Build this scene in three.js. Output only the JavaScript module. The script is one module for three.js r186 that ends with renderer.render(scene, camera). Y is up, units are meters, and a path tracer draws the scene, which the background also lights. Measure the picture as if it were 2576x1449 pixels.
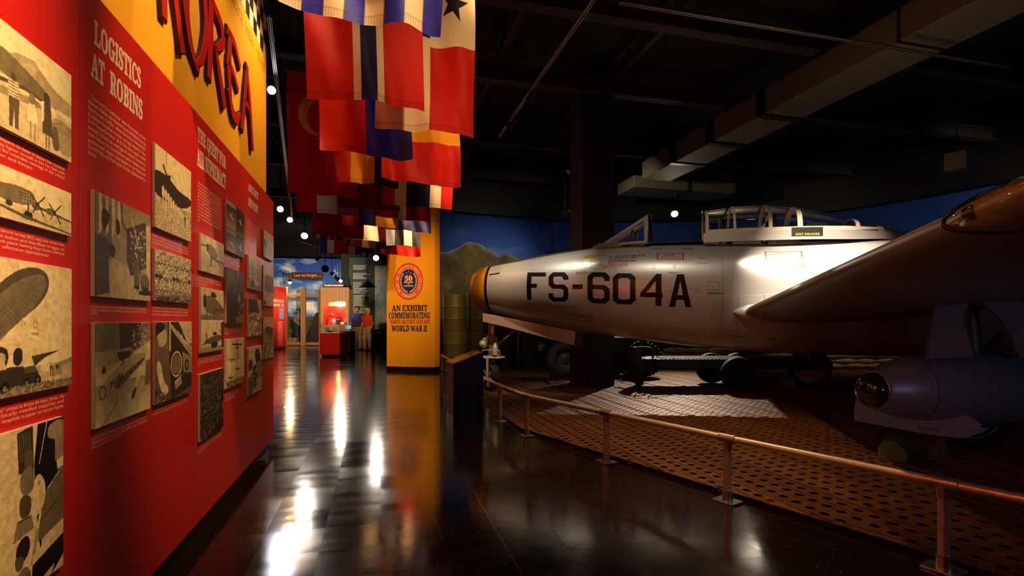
import * as THREE from 'three';
import { RoundedBoxGeometry } from 'three/addons/geometries/RoundedBoxGeometry.js';
import { mergeGeometries, mergeVertices, toCreasedNormals } from 'three/addons/utils/BufferGeometryUtils.js';
import { MarchingCubes } from 'three/addons/objects/MarchingCubes.js';
import { RectAreaLightUniformsLib } from 'three/addons/lights/RectAreaLightUniformsLib.js';

// ---------------------------------------------------------------- camera, exposure
const scene = new THREE.Scene();
scene.background = new THREE.Color(0x000000);
const FOCAL = 1300, HORIZON = 809, EYE = 1.15, FRAME_W = 2576, FRAME_H = 1449;
const camera = new THREE.PerspectiveCamera(2 * Math.atan(FRAME_H / 2 / FOCAL) * 180 / Math.PI, FRAME_W / FRAME_H, 0.05, 100);
camera.position.set(0, EYE, 0);
camera.setViewOffset(FRAME_W, FRAME_H, 0, FRAME_H / 2 - HORIZON, FRAME_W, FRAME_H);   // level camera, lens shifted up: verticals stay vertical
const renderer = new THREE.WebGLRenderer({ antialias: true });
renderer.toneMapping = THREE.LinearToneMapping;
renderer.toneMappingExposure = 1.0;
renderer.shadowMap.enabled = true;
RectAreaLightUniformsLib.init();
// every light of the hall is a track spotlight, floodlight or lamp: [kind, x, height, depth, target x, height, depth, candela, half-angle deg, colour, penumbra, fixture label]
const WARM = 0xffc98a, HALOGEN = 0xffecd4, WHITE = 0xfff0dc, COOL = 0xe9ecff;
const LAMPS = [
  // wall washers on the red text wall and its yellow header
  ['track', 0.95, 4.35, 0.75, -1.2, 2.0, .42, 96, 23, WARM, .45, 'black track spotlight aimed at the near end of the red text wall'],
  ['track', 0.3, 4.32, 2.1, -1.72, 1.8, 2.88, 29, 23, WARM, .3, 'black track spotlight aimed at the logistics panel of the red wall'],
  ['track', -0.55, 4.3, 3.2, -1.8, 2.6, 3.0, 13, 31, WARM, .5, 'black track spotlight aimed at the middle of the red text wall'],
  ['track', -1.3, 4.25, 4.35, -2.1, 2.95, 4.2, 15, 34, WARM, .7, 'black track spotlight aimed at the far end of the yellow header wall'],
  // flags
  ['track', 0.75, 4.3, 1.3, -0.75, 3.2, 3.9, 6, 30, WARM, .8, 'black track spotlight aimed at the nearest hanging flags'],
  ['track', 0.25, 4.3, 3.9, -1.2, 3.0, 6.2, 17, 28, WARM, .8, 'black track spotlight aimed at the middle hanging flags'],
  ['track', -0.05, 4.28, 8.3, -2.7, 2.85, 10.0, 120, 32, WARM, .8, 'black track spotlight aimed at the farthest hanging flags'],
  ['track', 0.9, 3.2, 0.9, -1.75, 2.75, 7.6, 24, 15, WARM, .8, 'low hung track spotlight aimed along the undersides of the flags'],
  // column
  ['track', 0.25, 4.28, 7.3, -2.35, 1.7, 11.8, 80, 20, WARM, .8, 'pale conical track spotlight aimed at the mustard yellow exhibit column'],
  // aircraft
  ['flood', 2.95, 4.35, 4.8, 3.95, 1.5, 6.3, 210, 21, HALOGEN, 1, 'black floodlight aimed at the wing root of the silver jet'],
  ['flood', 0.1, 4.35, 6.3, 0.35, 1.95, 7.9, 26, 22, HALOGEN, 1, 'black floodlight aimed at the nose of the silver jet'],
  ['track', 1.1, 4.3, 4.3, 2.3, 1.6, 7.2, 9, 26, HALOGEN, 1, 'black track spotlight aimed at the lettering on the silver jet'],
  // matting and backdrop
  ['track', 0.75, 4.3, 4.9, 1.5, 0, 4.9, 34, 34, WARM, .8, 'black track spotlight aimed down at the pierced steel matting'],
  ['track', 9.2, 4.3, 7.6, 10.0, 3.1, 12, 18, 38, HALOGEN, .8, 'black track spotlight aimed at the right end of the painted backdrop'],
  ['track', 1.2, 4.3, 2.2, 1.9, .2, 3.0, 13, 27, WARM, .8, 'black track spotlight aimed at the near end of the barrier rail'],
  ['track', -1.15, 4.25, 6.1, -.1, .5, 9.2, 26, 17, WARM, .9, 'black track spotlight aimed at the nose wheel and the oil drums'],
  ['track', 7.4, 4.3, 9.6, 8.2, 0, 12.1, 16, 30, WARM, .8, 'black track spotlight aimed at the sandbags behind the main wheel'],
];

// ---------------------------------------------------------------- helpers
const rng = (seed) => () => { seed = (seed + 0x6D2B79F5) | 0; let t = Math.imul(seed ^ (seed >>> 15), 1 | seed); t = (t + Math.imul(t ^ (t >>> 7), 61 | t)) ^ t; return ((t ^ (t >>> 14)) >>> 0) / 4294967296; };
const lerp = (a, b, t) => a + (b - a) * t, clamp = (v, a, b) => Math.min(b, Math.max(a, v));
const V = (x, y, z) => new THREE.Vector3(x, y, z);
const P = (x, h, depth) => V(x, h, -depth);                       // right, height, distance in front of the camera
const TURN = 0.2568, CT = Math.cos(TURN), ST = Math.sin(TURN);     // the building's grid is turned by this angle
const W = (a, b, h = 0) => P(a * CT - b * ST, h, a * ST + b * CT);  // across, along the aisle, height
const AB = (x, d) => [x * CT + d * ST, -x * ST + d * CT];
const ground = (X, y, h = 0) => { const d = FOCAL * (EYE - h) / (y - HORIZON); return [(X - FRAME_W / 2) / FOCAL * d, d]; };
const names = new Map();
const numbered = (n) => { const k = names.get(n) || 0; names.set(n, k + 1); return k ? n + '_' + String(k).padStart(3, '0') : n; };
function tag(o, label, category, group, kind) { o.userData = {}; if (label) o.userData.label = label; if (category) o.userData.category = category; if (group) o.userData.group = group; if (kind) o.userData.kind = kind; return o; }
function thing(name, label, category, pos = V(0, 0, 0), turn = 0, group) {
  const o = new THREE.Group(); o.name = numbered(name); scene.add(o); o.position.copy(pos); o.rotation.y = turn;
  return tag(o, label, category, group);
}
function part(name, geo, m, parent, label) {
  const g = Array.isArray(geo) ? merge(geo) : geo, o = new THREE.Mesh(g, m);
  o.name = name; parent.add(o); if (label) o.userData.label = label; return o;
}
function merge(list) {
  const l = list.map((g) => { const n = g.index ? g.toNonIndexed() : g.clone(); for (const k of Object.keys(n.attributes)) if (!['position', 'normal', 'uv'].includes(k)) n.deleteAttribute(k); if (!n.attributes.uv) n.setAttribute('uv', new THREE.BufferAttribute(new Float32Array(n.attributes.position.count * 2), 2)); return n; });
  return mergeGeometries(l);
}
function struct(name, geo, m, pos, turn = 0) { const o = part(name, geo, m, scene); o.name = numbered(name); if (pos) o.position.copy(pos); o.rotation.y = turn; o.userData = { kind: 'structure' }; return o; }
const bx = (w, h, d, x = 0, y = 0, z = 0) => new THREE.BoxGeometry(w, h, d).translate(x, y, z);
const rbx = (w, h, d, x = 0, y = 0, z = 0, r = .01, s = 2) => new RoundedBoxGeometry(w, h, d, s, Math.min(r, w / 2.01, h / 2.01, d / 2.01)).translate(x, y, z);
function tube(pts, r, seg = 8, n = null, closed = false) { return new THREE.TubeGeometry(new THREE.CatmullRomCurve3(pts.map((p) => p.isVector3 ? p : V(...p)), closed, 'catmullrom', .2), n || Math.max(2, pts.length * 6), r, seg, closed); }
function rod(a, b, r, r2 = r, seg = 12) {
  a = a.isVector3 ? a : V(...a); b = b.isVector3 ? b : V(...b);
  const d = b.clone().sub(a), g = new THREE.CylinderGeometry(r2, r, d.length(), seg);
  g.applyQuaternion(new THREE.Quaternion().setFromUnitVectors(V(0, 1, 0), d.clone().normalize()));
  return g.translate((a.x + b.x) / 2, (a.y + b.y) / 2, (a.z + b.z) / 2);
}
const lathe = (pts, seg = 24) => new THREE.LatheGeometry(pts.map((p) => new THREE.Vector2(...p)), seg);
function prism(pts, depth, bevel = 0) {        // polygon in x, y; thickness along z, centred
  const s = new THREE.Shape(pts.map((p) => new THREE.Vector2(...p)));
  return new THREE.ExtrudeGeometry(s, { depth: depth - 2 * bevel, bevelEnabled: bevel > 0, bevelSize: bevel, bevelThickness: bevel, bevelSegments: 2, curveSegments: 8 }).translate(0, 0, -depth / 2 + bevel);
}
function grid(nu, nv, fn) {                     // fn(u, v) -> [x, y, z, s, t]
  const pos = [], uv = [], idx = [];
  for (let j = 0; j <= nv; j++) for (let i = 0; i <= nu; i++) { const p = fn(i / nu, j / nv); pos.push(p[0], p[1], p[2]); uv.push(p[3] ?? i / nu, p[4] ?? j / nv); }
  for (let j = 0; j < nv; j++) for (let i = 0; i < nu; i++) { const a = j * (nu + 1) + i, b = a + 1, c = a + nu + 1, d = c + 1; idx.push(a, b, d, a, d, c); }
  const g = new THREE.BufferGeometry(); g.setAttribute('position', new THREE.Float32BufferAttribute(pos, 3)); g.setAttribute('uv', new THREE.Float32BufferAttribute(uv, 2)); g.setIndex(idx); g.computeVertexNormals(); return g;
}
// value noise
const NP = (() => { const r = rng(7), a = new Float32Array(65536); for (let i = 0; i < 65536; i++) a[i] = r(); return a; })();
const hash = (x, y) => NP[((x & 255) + (y & 255) * 256) & 65535];
function vnoise(x, y) { const xi = Math.floor(x), yi = Math.floor(y), fx = x - xi, fy = y - yi, sx = fx * fx * (3 - 2 * fx), sy = fy * fy * (3 - 2 * fy); return lerp(lerp(hash(xi, yi), hash(xi + 1, yi), sx), lerp(hash(xi, yi + 1), hash(xi + 1, yi + 1), sx), sy); }
const fbm = (x, y, o = 5) => { let s = 0, a = .5, n = 0; for (let i = 0; i < o; i++) { s += a * vnoise(x, y); n += a; x = x * 2.03 + 17; y = y * 2.03 + 31; a *= .5; } return s / n; };
function dataTex(w, h, fn, srgb = true, rep = null) {
  const d = new Uint8Array(w * h * 4);
  for (let y = 0; y < h; y++) for (let x = 0; x < w; x++) { const c = fn(x / w, y / h, x, y), k = (y * w + x) * 4; d[k] = clamp(c[0], 0, 1) * 255; d[k + 1] = clamp(c[1], 0, 1) * 255; d[k + 2] = clamp(c[2], 0, 1) * 255; d[k + 3] = 255; }
  const t = new THREE.DataTexture(d, w, h); t.magFilter = THREE.LinearFilter; t.minFilter = THREE.LinearMipmapLinearFilter; t.generateMipmaps = true; t.wrapS = t.wrapT = THREE.RepeatWrapping; if (srgb) t.colorSpace = THREE.SRGBColorSpace; if (rep) t.repeat.set(...rep); t.needsUpdate = true; return t;
}
function canvasTex(w, h, draw) {
  const c = document.createElement('canvas'); c.width = w; c.height = h; const x = c.getContext('2d'); draw(x, w, h);
  const t = new THREE.CanvasTexture(c); t.colorSpace = THREE.SRGBColorSpace; t.anisotropy = 8; return t;
}
const std = (color, roughness = .6, metalness = 0, extra = {}) => new THREE.MeshStandardMaterial({ color, roughness, metalness, ...extra });
const phys = (color, o = {}) => new THREE.MeshPhysicalMaterial({ color, ...o });
// text that is fitted to a given width
function fitText(x, s, l, r, base, size, font, fill, align = 'fit') {
  x.save(); x.font = font.replace('$', size.toFixed(2)); x.fillStyle = fill; x.textBaseline = 'alphabetic';
  const w = x.measureText(s).width || 1; let sx = (r - l) / w; if (align !== 'fit') sx = Math.min(1, sx);
  x.translate(align === 'centre' ? (l + r - w * sx) / 2 : align === 'right' ? r - w * sx : l, base); x.scale(sx, 1); x.fillText(s, 0, 0); if (font === SERIF) { x.strokeStyle = fill; x.lineWidth = size * .05; x.strokeText(s, 0, 0); } x.restore();
}
const M = {
  black: std(0x0b0a0a, .55), blackGloss: std(0x0a0a0b, .3), steel: std(0xb9b4ad, .3, .9), chrome: std(0xe6e6e6, .12, 1), brushed: std(0xd2c6b4, .4, .75),
  rubber: std(0x161513, .75), red: std(0xd2140d, .42), yellow: std(0xe6a012, .55), wood: null, glass: phys(0xffffff, { transmission: 1, thickness: 0, roughness: .02, ior: 1.45 }),
  darkSteel: std(0x2a2624, .5, .5), ceiling: std(0x2b2522, .9), olive: std(0x4c4a22, .5), white: std(0xe8e2d4, .6), navy: std(0x14163c, .4), duct: std(0x6f6853, .7), track: std(0x8e887e, .4, .6),
};
M.wood = std(0xffffff, .6, 0, { map: dataTex(128, 256, (u, v) => { const n = fbm(u * 9, v * 1.5 + 3, 4), r = .5 + .5 * Math.sin((u * 14 + n * 5) * 6.28); const k = .72 + .2 * n + .08 * r; return [.72 * k, .50 * k, .26 * k]; }) });
const GLOW = (c, i) => new THREE.MeshStandardMaterial({ color: 0x000000, emissive: c, emissiveIntensity: i });

// track spotlight: can housing on a yoke, glowing face, and the light in front of it
const CEIL = 5.7;
const lampGroup = 'track spotlights of the hall';
function spotlight(kind, at, to, candela, half, colour, penumbra, label, glow = 8, scale = 1) {
  const g = thing(kind === 'flood' ? 'floodlight' : 'track_spotlight', label, 'spotlight', at, 0, lampGroup);
  const dir = to.clone().sub(at).normalize(), q = new THREE.Quaternion().setFromUnitVectors(V(0, 0, 1), dir), r = (kind === 'flood' ? .095 : .06) * scale, L = (kind === 'flood' ? .2 : .17) * scale;
  const put = (geo) => geo.applyQuaternion(q);
  part('housing', put(lathe([[.012, -L], [r * .55, -L], [r * .62, -L * .7], [r * .95, -.02], [r, 0], [r, .012], [r * .9, .012], [r * .86, -.012], [.005, -.014]], 20).rotateX(Math.PI / 2)), M.black, g);
  part('lens', put(new THREE.CylinderGeometry(r * .85, r * .85, .006, 20).rotateX(Math.PI / 2).translate(0, 0, -.004)), GLOW(colour, glow), g, 'glowing lamp face');
  const drop = label.includes('behind the canopy') ? 4.56 - at.y : at.y > 4.2 ? .12 : CEIL - at.y - .01; part('yoke', [rod([0, .02, 0], [0, Math.max(drop, r + .12 * scale), 0], .008), bx(.05 * scale, .02, .05 * scale, 0, r + .12 * scale, 0)], M.black, g);
  const l = new THREE.SpotLight(colour, candela, 0, half * Math.PI / 180, penumbra, 2); l.name = 'lamp_light'; l.castShadow = true; l.shadow.radius = 2.5;
  const p = dir.clone().multiplyScalar(.03); l.position.copy(p); l.target.position.copy(dir.clone().multiplyScalar(2)); g.add(l); g.add(l.target);
  return g;
}
for (const [kind, x, h, d, tx, th, td, cd, half, col, pen, label] of LAMPS) spotlight(kind, P(x, h, d), P(tx, th, td), cd, half, col, pen, label);

// ---------------------------------------------------------------- shell: floor, walls, ceiling
const speck = dataTex(1024, 1024, (u, v, x, y) => {
  const n = fbm(u * 20, v * 20, 4), c = NP[(x * 7 + y * 131) & 65535];
  return [.085 + .045 * n, .06 + .035 * n, .047 + .03 * n].map((k) => k + (hash((x >> 1) + 37 * (y >> 8), (y >> 1) + 11 * (x >> 7)) > .9984 ? .5 : 0) + (hash(x + 91 + (y >> 7) * 5, (y >> 1) + (x >> 6) * 9) > .9988 && c > .2 ? .7 : 0));
});
const streak = dataTex(512, 512, (u, v) => { const s = fbm(u * 3, v * 26, 5), k = .055 + .12 * Math.pow(fbm(u * 6 + 9, v * 6, 4), 1.6) + .06 * s; return [k, k, k]; }, false);
const wavy = dataTex(256, 256, (u, v) => { const k = fbm(u * 5, v * 5, 3) * .8 + .2 * fbm(u * 40, v * 40, 2); return [k, k, k]; }, false);
const floorMat = phys(0xffffff, { map: speck, roughness: 1, roughnessMap: streak, bumpMap: wavy, bumpScale: .0012, specularIntensity: 1, ior: 1.55, });
const TILE = .305;
function slabUV(g, k = 1 / 2.44) { const p = g.attributes.position, u = g.attributes.uv; for (let i = 0; i < p.count; i++) u.setXY(i, p.getX(i) * k, p.getZ(i) * k); return g; }
const floor = struct('floor', slabUV(bx(30, .3, 37, 0, -.1515, 0)), floorMat, P(0, 0, 14.5), TURN);
floor.updateMatrixWorld();
struct('ceiling', bx(44, .3, 50, 0, CEIL + .15, 0), M.ceiling, P(0, 0, 14.5), 0);
struct('wall_back', bx(34, CEIL, .3, 0, CEIL / 2, 0), M.black, P(0, 0, 30));
struct('wall_front', bx(34, CEIL, .3, 0, CEIL / 2, 0), std(0x2a2320, .8), P(0, 0, -3.6));
struct('wall_left', bx(.3, CEIL, 40, 0, CEIL / 2, 0), M.black, P(-15, 0, 13));
struct('wall_right', bx(.3, CEIL, 40, 0, CEIL / 2, 0), M.black, P(14, 0, 13));
// floor tiles: the 300 that show largest
{
  const variants = []; const r = rng(11);
  for (let k = 0; k < 8; k++) {
    const s = TILE - .0014, g = new THREE.BufferGeometry(), e = .0012, o = s / 2;
    const g0 = bx(s, .0012, s, 0, -.0006, 0), u = g0.attributes.uv, p = g0.attributes.position, ox = r(), oy = r();
    for (let i = 0; i < p.count; i++) u.setXY(i, ox + p.getX(i) / 2.44, oy + p.getZ(i) / 2.44);
    variants.push(g0);
  }
  const spots = [];
  for (let i = -4; i < 12; i++) for (let j = 3; j < 60; j++) {
    const a = .03 + (i + .5) * TILE, b = (j + .5) * TILE, p = W(a, b, 0), d = -p.z; if (d < 1.6) continue;
    const X = 1288 + FOCAL * p.x / d, y = HORIZON + FOCAL * EYE / d;
    if (X < 380 || X > 2600 || y > 1500) continue;
    if (a < -.86 && b < 5.2) continue;
    if (edgeSide(p.x, d) > -.12) continue;
    spots.push([d * d * d, a, b]);
  }
  spots.sort((p, q) => p[0] - q[0]);
  spots.slice(0, 300).forEach(([, a, b], k) => {
    const q = W(a, b, 0), t = part('tile', variants[k % 8], floorMat, floor), loc = floor.worldToLocal(q.clone());
    t.position.set(loc.x, 0, loc.z); t.rotation.set((r() - .5) * .0009, 0, (r() - .5) * .0009);
  });
}
// the line of the barrier rail; positive = on the matting side
function edgeSide(x, d) {
  const f = (p, q) => ((q[0] - p[0]) * (d - p[1]) - (q[1] - p[1]) * (x - p[0])) / Math.hypot(q[0] - p[0], q[1] - p[1]);
  return Math.min(f([-1.53, 11.3], [-.137, 5.96]), f([.0, 5.42], [1.997, 2.39]));
}

// ---------------------------------------------------------------- overhead: joists, ducts, lighting track
{
  const jm = std(0x3a2c22, .75), B = (name, a0, a1, b0, b1, h0, h1, m) => struct(name, bx(a1 - a0, h1 - h0, b1 - b0, (a0 + a1) / 2, (h0 + h1) / 2, -(b0 + b1) / 2), m, V(0, 0, 0), TURN);
  // roof joists: top and bottom chord with web members
  for (const a of [-2.4, -.2, 1.9, 4.0, 8.6, 11]) {
    const web = []; for (let b = 1; b < 25; b += .5) web.push(rod([a, 5.36, -b], [a, 5.64, -b - .25], .012, .012, 5), rod([a, 5.64, -b - .25], [a, 5.36, -b - .5], .012, .012, 5));
    const o = thing('roof_joist', 'dark open web steel joist under the roof, running along the aisle', 'joist', V(0, 0, 0), TURN, 'roof joists');
    part('lower_chord', bx(.09, .05, 26, a, 5.36, -13), jm, o); part('upper_chord', bx(.09, .05, 26, a, 5.66, -13), jm, o); part('web', web, jm, o);
  }
  [3.4, 6.2, 8.25, 11.2, 14, 17.6].forEach((b) => {
    const o = thing('cross_beam', 'dark brown steel cross beam under the ceiling', 'beam', V(0, 0, 0), TURN, 'cross beams under the ceiling');
    part('lower_flange', bx(20, .03, .18, 3, 5.095, -b), jm, o); part('upper_flange', bx(20, .03, .18, 3, 5.32, -b), jm, o); part('beam_web', bx(20, .2, .03, 3, 5.21, -b), jm, o);
  });
  // air duct with flanged joints
  const d1 = thing('air_duct', 'long cream rectangular air duct running above the jet', 'duct', V(0, 0, 0), TURN);
  for (const [b0, b1] of [[.6, 2.9], [2.96, 4.95], [5.0, 7.25], [7.42, 8.6], [8.85, 9.9], [10.15, 11.35]]) part('duct_section', rbx(.76, .42, b1 - b0, 6.63, 4.82, -(b0 + b1) / 2, .015), M.duct, d1);
  for (const b of [7.33, 8.72, 10.02]) part('duct_flange', bx(.86, .46, .14, 6.63, 4.82, -b), M.darkSteel, d1, 'dark joint between two duct sections');
  const d2 = thing('air_duct', 'short cream air duct crossing behind the floodlight over the jet', 'duct', V(0, 0, 0), TURN);
  part('duct_section', rbx(1.55, .3, .95, 7.1, 4.72, -12.35, .015), M.duct, d2); part('duct_section', rbx(1.4, .3, .95, 8.62, 4.72, -12.35, .015), M.duct, d2); part('duct_flange', bx(.05, .33, 1, 7.9, 4.72, -12.35), M.darkSteel, d2);
  const sb = thing('speaker_box', 'small pale grey box hung under the ceiling right of the duct', 'box', P(7.75, 3.78, 9), -.9); part('cabinet', rbx(.3, .3, .26, 0, .15, 0, .01), std(0xa8a49a, .6), sb); part('hanger', rod([0, .3, 0], [0, CEIL - 3.78, 0], .01), M.darkSteel, sb);
  // lighting track
  const track = (label, p, q) => {
    const o = thing('lighting_track', label, 'track'), d = q.clone().sub(p), n = d.clone().normalize(), s = V(-n.z, 0, n.x).multiplyScalar(.018);
    part('rail', [rod(p.clone().add(s), q.clone().add(s), .008, .008, 6), rod(p.clone().sub(s), q.clone().sub(s), .008, .008, 6), rod(p.clone().add(V(0, .012, 0)), q.clone().add(V(0, .012, 0)), .014, .014, 6)], M.track, o);
    const k = Math.max(2, Math.round(d.length() / 2.2)); for (let i = 0; i <= k; i++) { const c = p.clone().addScaledVector(d, i / k); part('hanger', rod(c, V(c.x, CEIL, c.z), .004, .004, 5), M.darkSteel, o); }
  };
  track('steel lighting track hung along the aisle beside the flags', P(-.23, 4.4, 9.1), P(1.62, 4.4, 2.3));
  track('steel lighting track crossing over the jet', P(1.1, 4.42, 5.3), P(6.4, 4.42, 6.65));
  track('steel lighting track hung along the left of the flags', P(-2.35, 4.1, 5.0), P(-6.2, 3.95, 14.6));
  track('short steel lighting track over the far exhibits', P(-6.5, 3.62, 15.6), P(-6.4, 3.62, 18.6));
}

// ---------------------------------------------------------------- painted backdrop behind the jet (curved wall)
const muralPath = [[-2.25, 13.85], [-1.9, 14], [0, 14.8], [1.8, 15.4], [4.5, 15.4], [7, 15.1], [8.6, 14.2], [9.6, 12.9], [10.3, 11.6], [10.9, 10.2], [11.4, 8], [11.7, 5]];
{
  const curve = new THREE.CatmullRomCurve3(muralPath.map(([x, d]) => P(x, 0, d)), false, 'centripetal'), len = curve.getLength(), HT = 4.12;
  const tex = dataTex(1536, 384, (u, v) => {
    const x = u * len, h = v * HT;                                     // metres along the wall, height
    const ridge = 2.98 + .4 * Math.exp(-Math.pow((x - 1.28) / .5, 2)) + .1 * Math.exp(-Math.pow((x - 2.35) / .25, 2)) - .12 * Math.pow(clamp(x - 2.6, 0, 7), .9) + .14 * (fbm(x * 2.3, 4, 5) - .5);
    const k = (h - 2.2) / 1.9, cl = fbm(x * .55 + 3, h * 1.9, 6), c2 = fbm(x * 1.6 + 40, h * 4, 5), w = clamp((cl - .53) * 5, 0, 1) * clamp((c2 - .3) * 2, 0, 1);
    let c = [lerp(.16, .05, k), lerp(.34, .2, k), lerp(.66, .5, k)];
    c = c.map((q, i) => lerp(q, [.62, .62, .64][i], w * .75));
    if (h < ridge) {
      const n = fbm(x * 2.2, h * 2.2, 6), f = fbm(x * 6 + 9, h * 5, 4), tree = clamp((2.3 - h) * 1.3 + (f - .5) * 2.2, 0, 1), sn = clamp((h - ridge + .1) * 9 + (n - .5) * 2, 0, 1);
      const rg = 1 - Math.abs(2 * fbm(x * 1.7 + h * .8, h * 1.1 - x * .5, 5) - 1), nn = n * .5 + rg * .5; c = [.16 + .5 * nn * nn, .14 + .42 * nn * nn, .07 + .2 * nn * nn].map((q, i) => lerp(lerp(q, [.5, .52, .5][i], sn), [.12 + .14 * f, .15 + .13 * f, .06 + .05 * f][i], tree));
      if (h < 1.25) c = c.map((q, i) => lerp(q, [.14, .11, .06][i], clamp((1.25 - h) * 3, 0, .9)));
    }
    return c;
  });
  const wallGeo = (off) => grid(96, 1, (u, v) => { const p = curve.getPointAt(u), t = curve.getTangentAt(u); return [p.x - t.z * off, v * HT, p.z + t.x * off]; });
  const m = struct('wall_mural', wallGeo(0), std(0xffffff, .85, 0, { map: tex }));
  m.userData.label = 'curved backdrop painted with blue sky, clouds and green mountains';
  part('backing', wallGeo(-.14), M.black, m);
  part('coping', grid(96, 1, (u, v) => { const p = curve.getPointAt(u), t = curve.getTangentAt(u), o = lerp(.25, -.2, v); return [p.x - t.z * o, HT, p.z + t.x * o]; }), M.black, m);
  // dark bulkhead that closes the gap between the backdrop and the ceiling
  part('bulkhead', grid(96, 1, (u, v) => { const p = curve.getPointAt(u), t = curve.getTangentAt(u), o = .26; return [p.x - t.z * o * -1, lerp(HT, CEIL, v), p.z + t.x * o * -1]; }), M.black, m);
}
// dark square pillar behind the jet
{
  const [x, d] = [1.42, 9.22], c = struct('pillar', rbx(.6, CEIL, .6, 0, CEIL / 2, 0, .01), std(0x1c1310, .7), P(x, 0, d), TURN); c.userData.label = 'dark square roof pillar behind the jet';
  part('corner_trim', rbx(.03, CEIL, .03, -.3, CEIL / 2, .3, .005), std(0x35211a, .6), c);
}

// ---------------------------------------------------------------- left text wall: red panels below, yellow header above
const WALL_A = -.9, WTURN = TURN + Math.PI / 2;
function onWall(X, y, a = WALL_A) { const q = (X - FRAME_W / 2) / FOCAL, l = a / (CT * q + ST); return { b: (-ST * q + CT) * l, h: EYE + (HORIZON - y) / FOCAL * l }; }
const WALL_END = onWall(688, 800).b, WALL_TOP = 2.235, KICK = .1;
const SEAMS = [.1, onWall(196, 800).b, onWall(487, 800).b, onWall(604, 800).b, WALL_END];
const SANS = '$px sans-serif', SERIF = 'bold $px serif';
const RED = '#cf1a10', CREAM = '#f0e6cf';
function block(x, to, o) {                       // o: [left X, right X, top y, bottom y (both at the anchor edge), lines, font, align, anchor]
  const [Xl, Xr, yt, yb, lines, font = SANS, align = 'fit', anchor = 'l'] = o;
  const A = anchor === 'l' ? Xl : Xr, bl = onWall(Xl, yt).b, br = onWall(Xr, yt).b, ht = onWall(A, yt).h, hb = onWall(A, yb).h, n = lines.length;
  lines.forEach((s, i) => { if (!s) return; const t = to(bl, lerp(ht, hb, i / n)), e = to(br, lerp(ht, hb, (i + 1) / n)), lh = e[1] - t[1]; const last = i === n - 1 && align === 'fit' && s.length < lines[0].length * .8; fitText(x, s, t[0], e[0], t[1] + lh * .8, lh * (font === SERIF ? 1.12 : .92), font, CREAM, last ? 'left' : align); });
}
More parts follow.
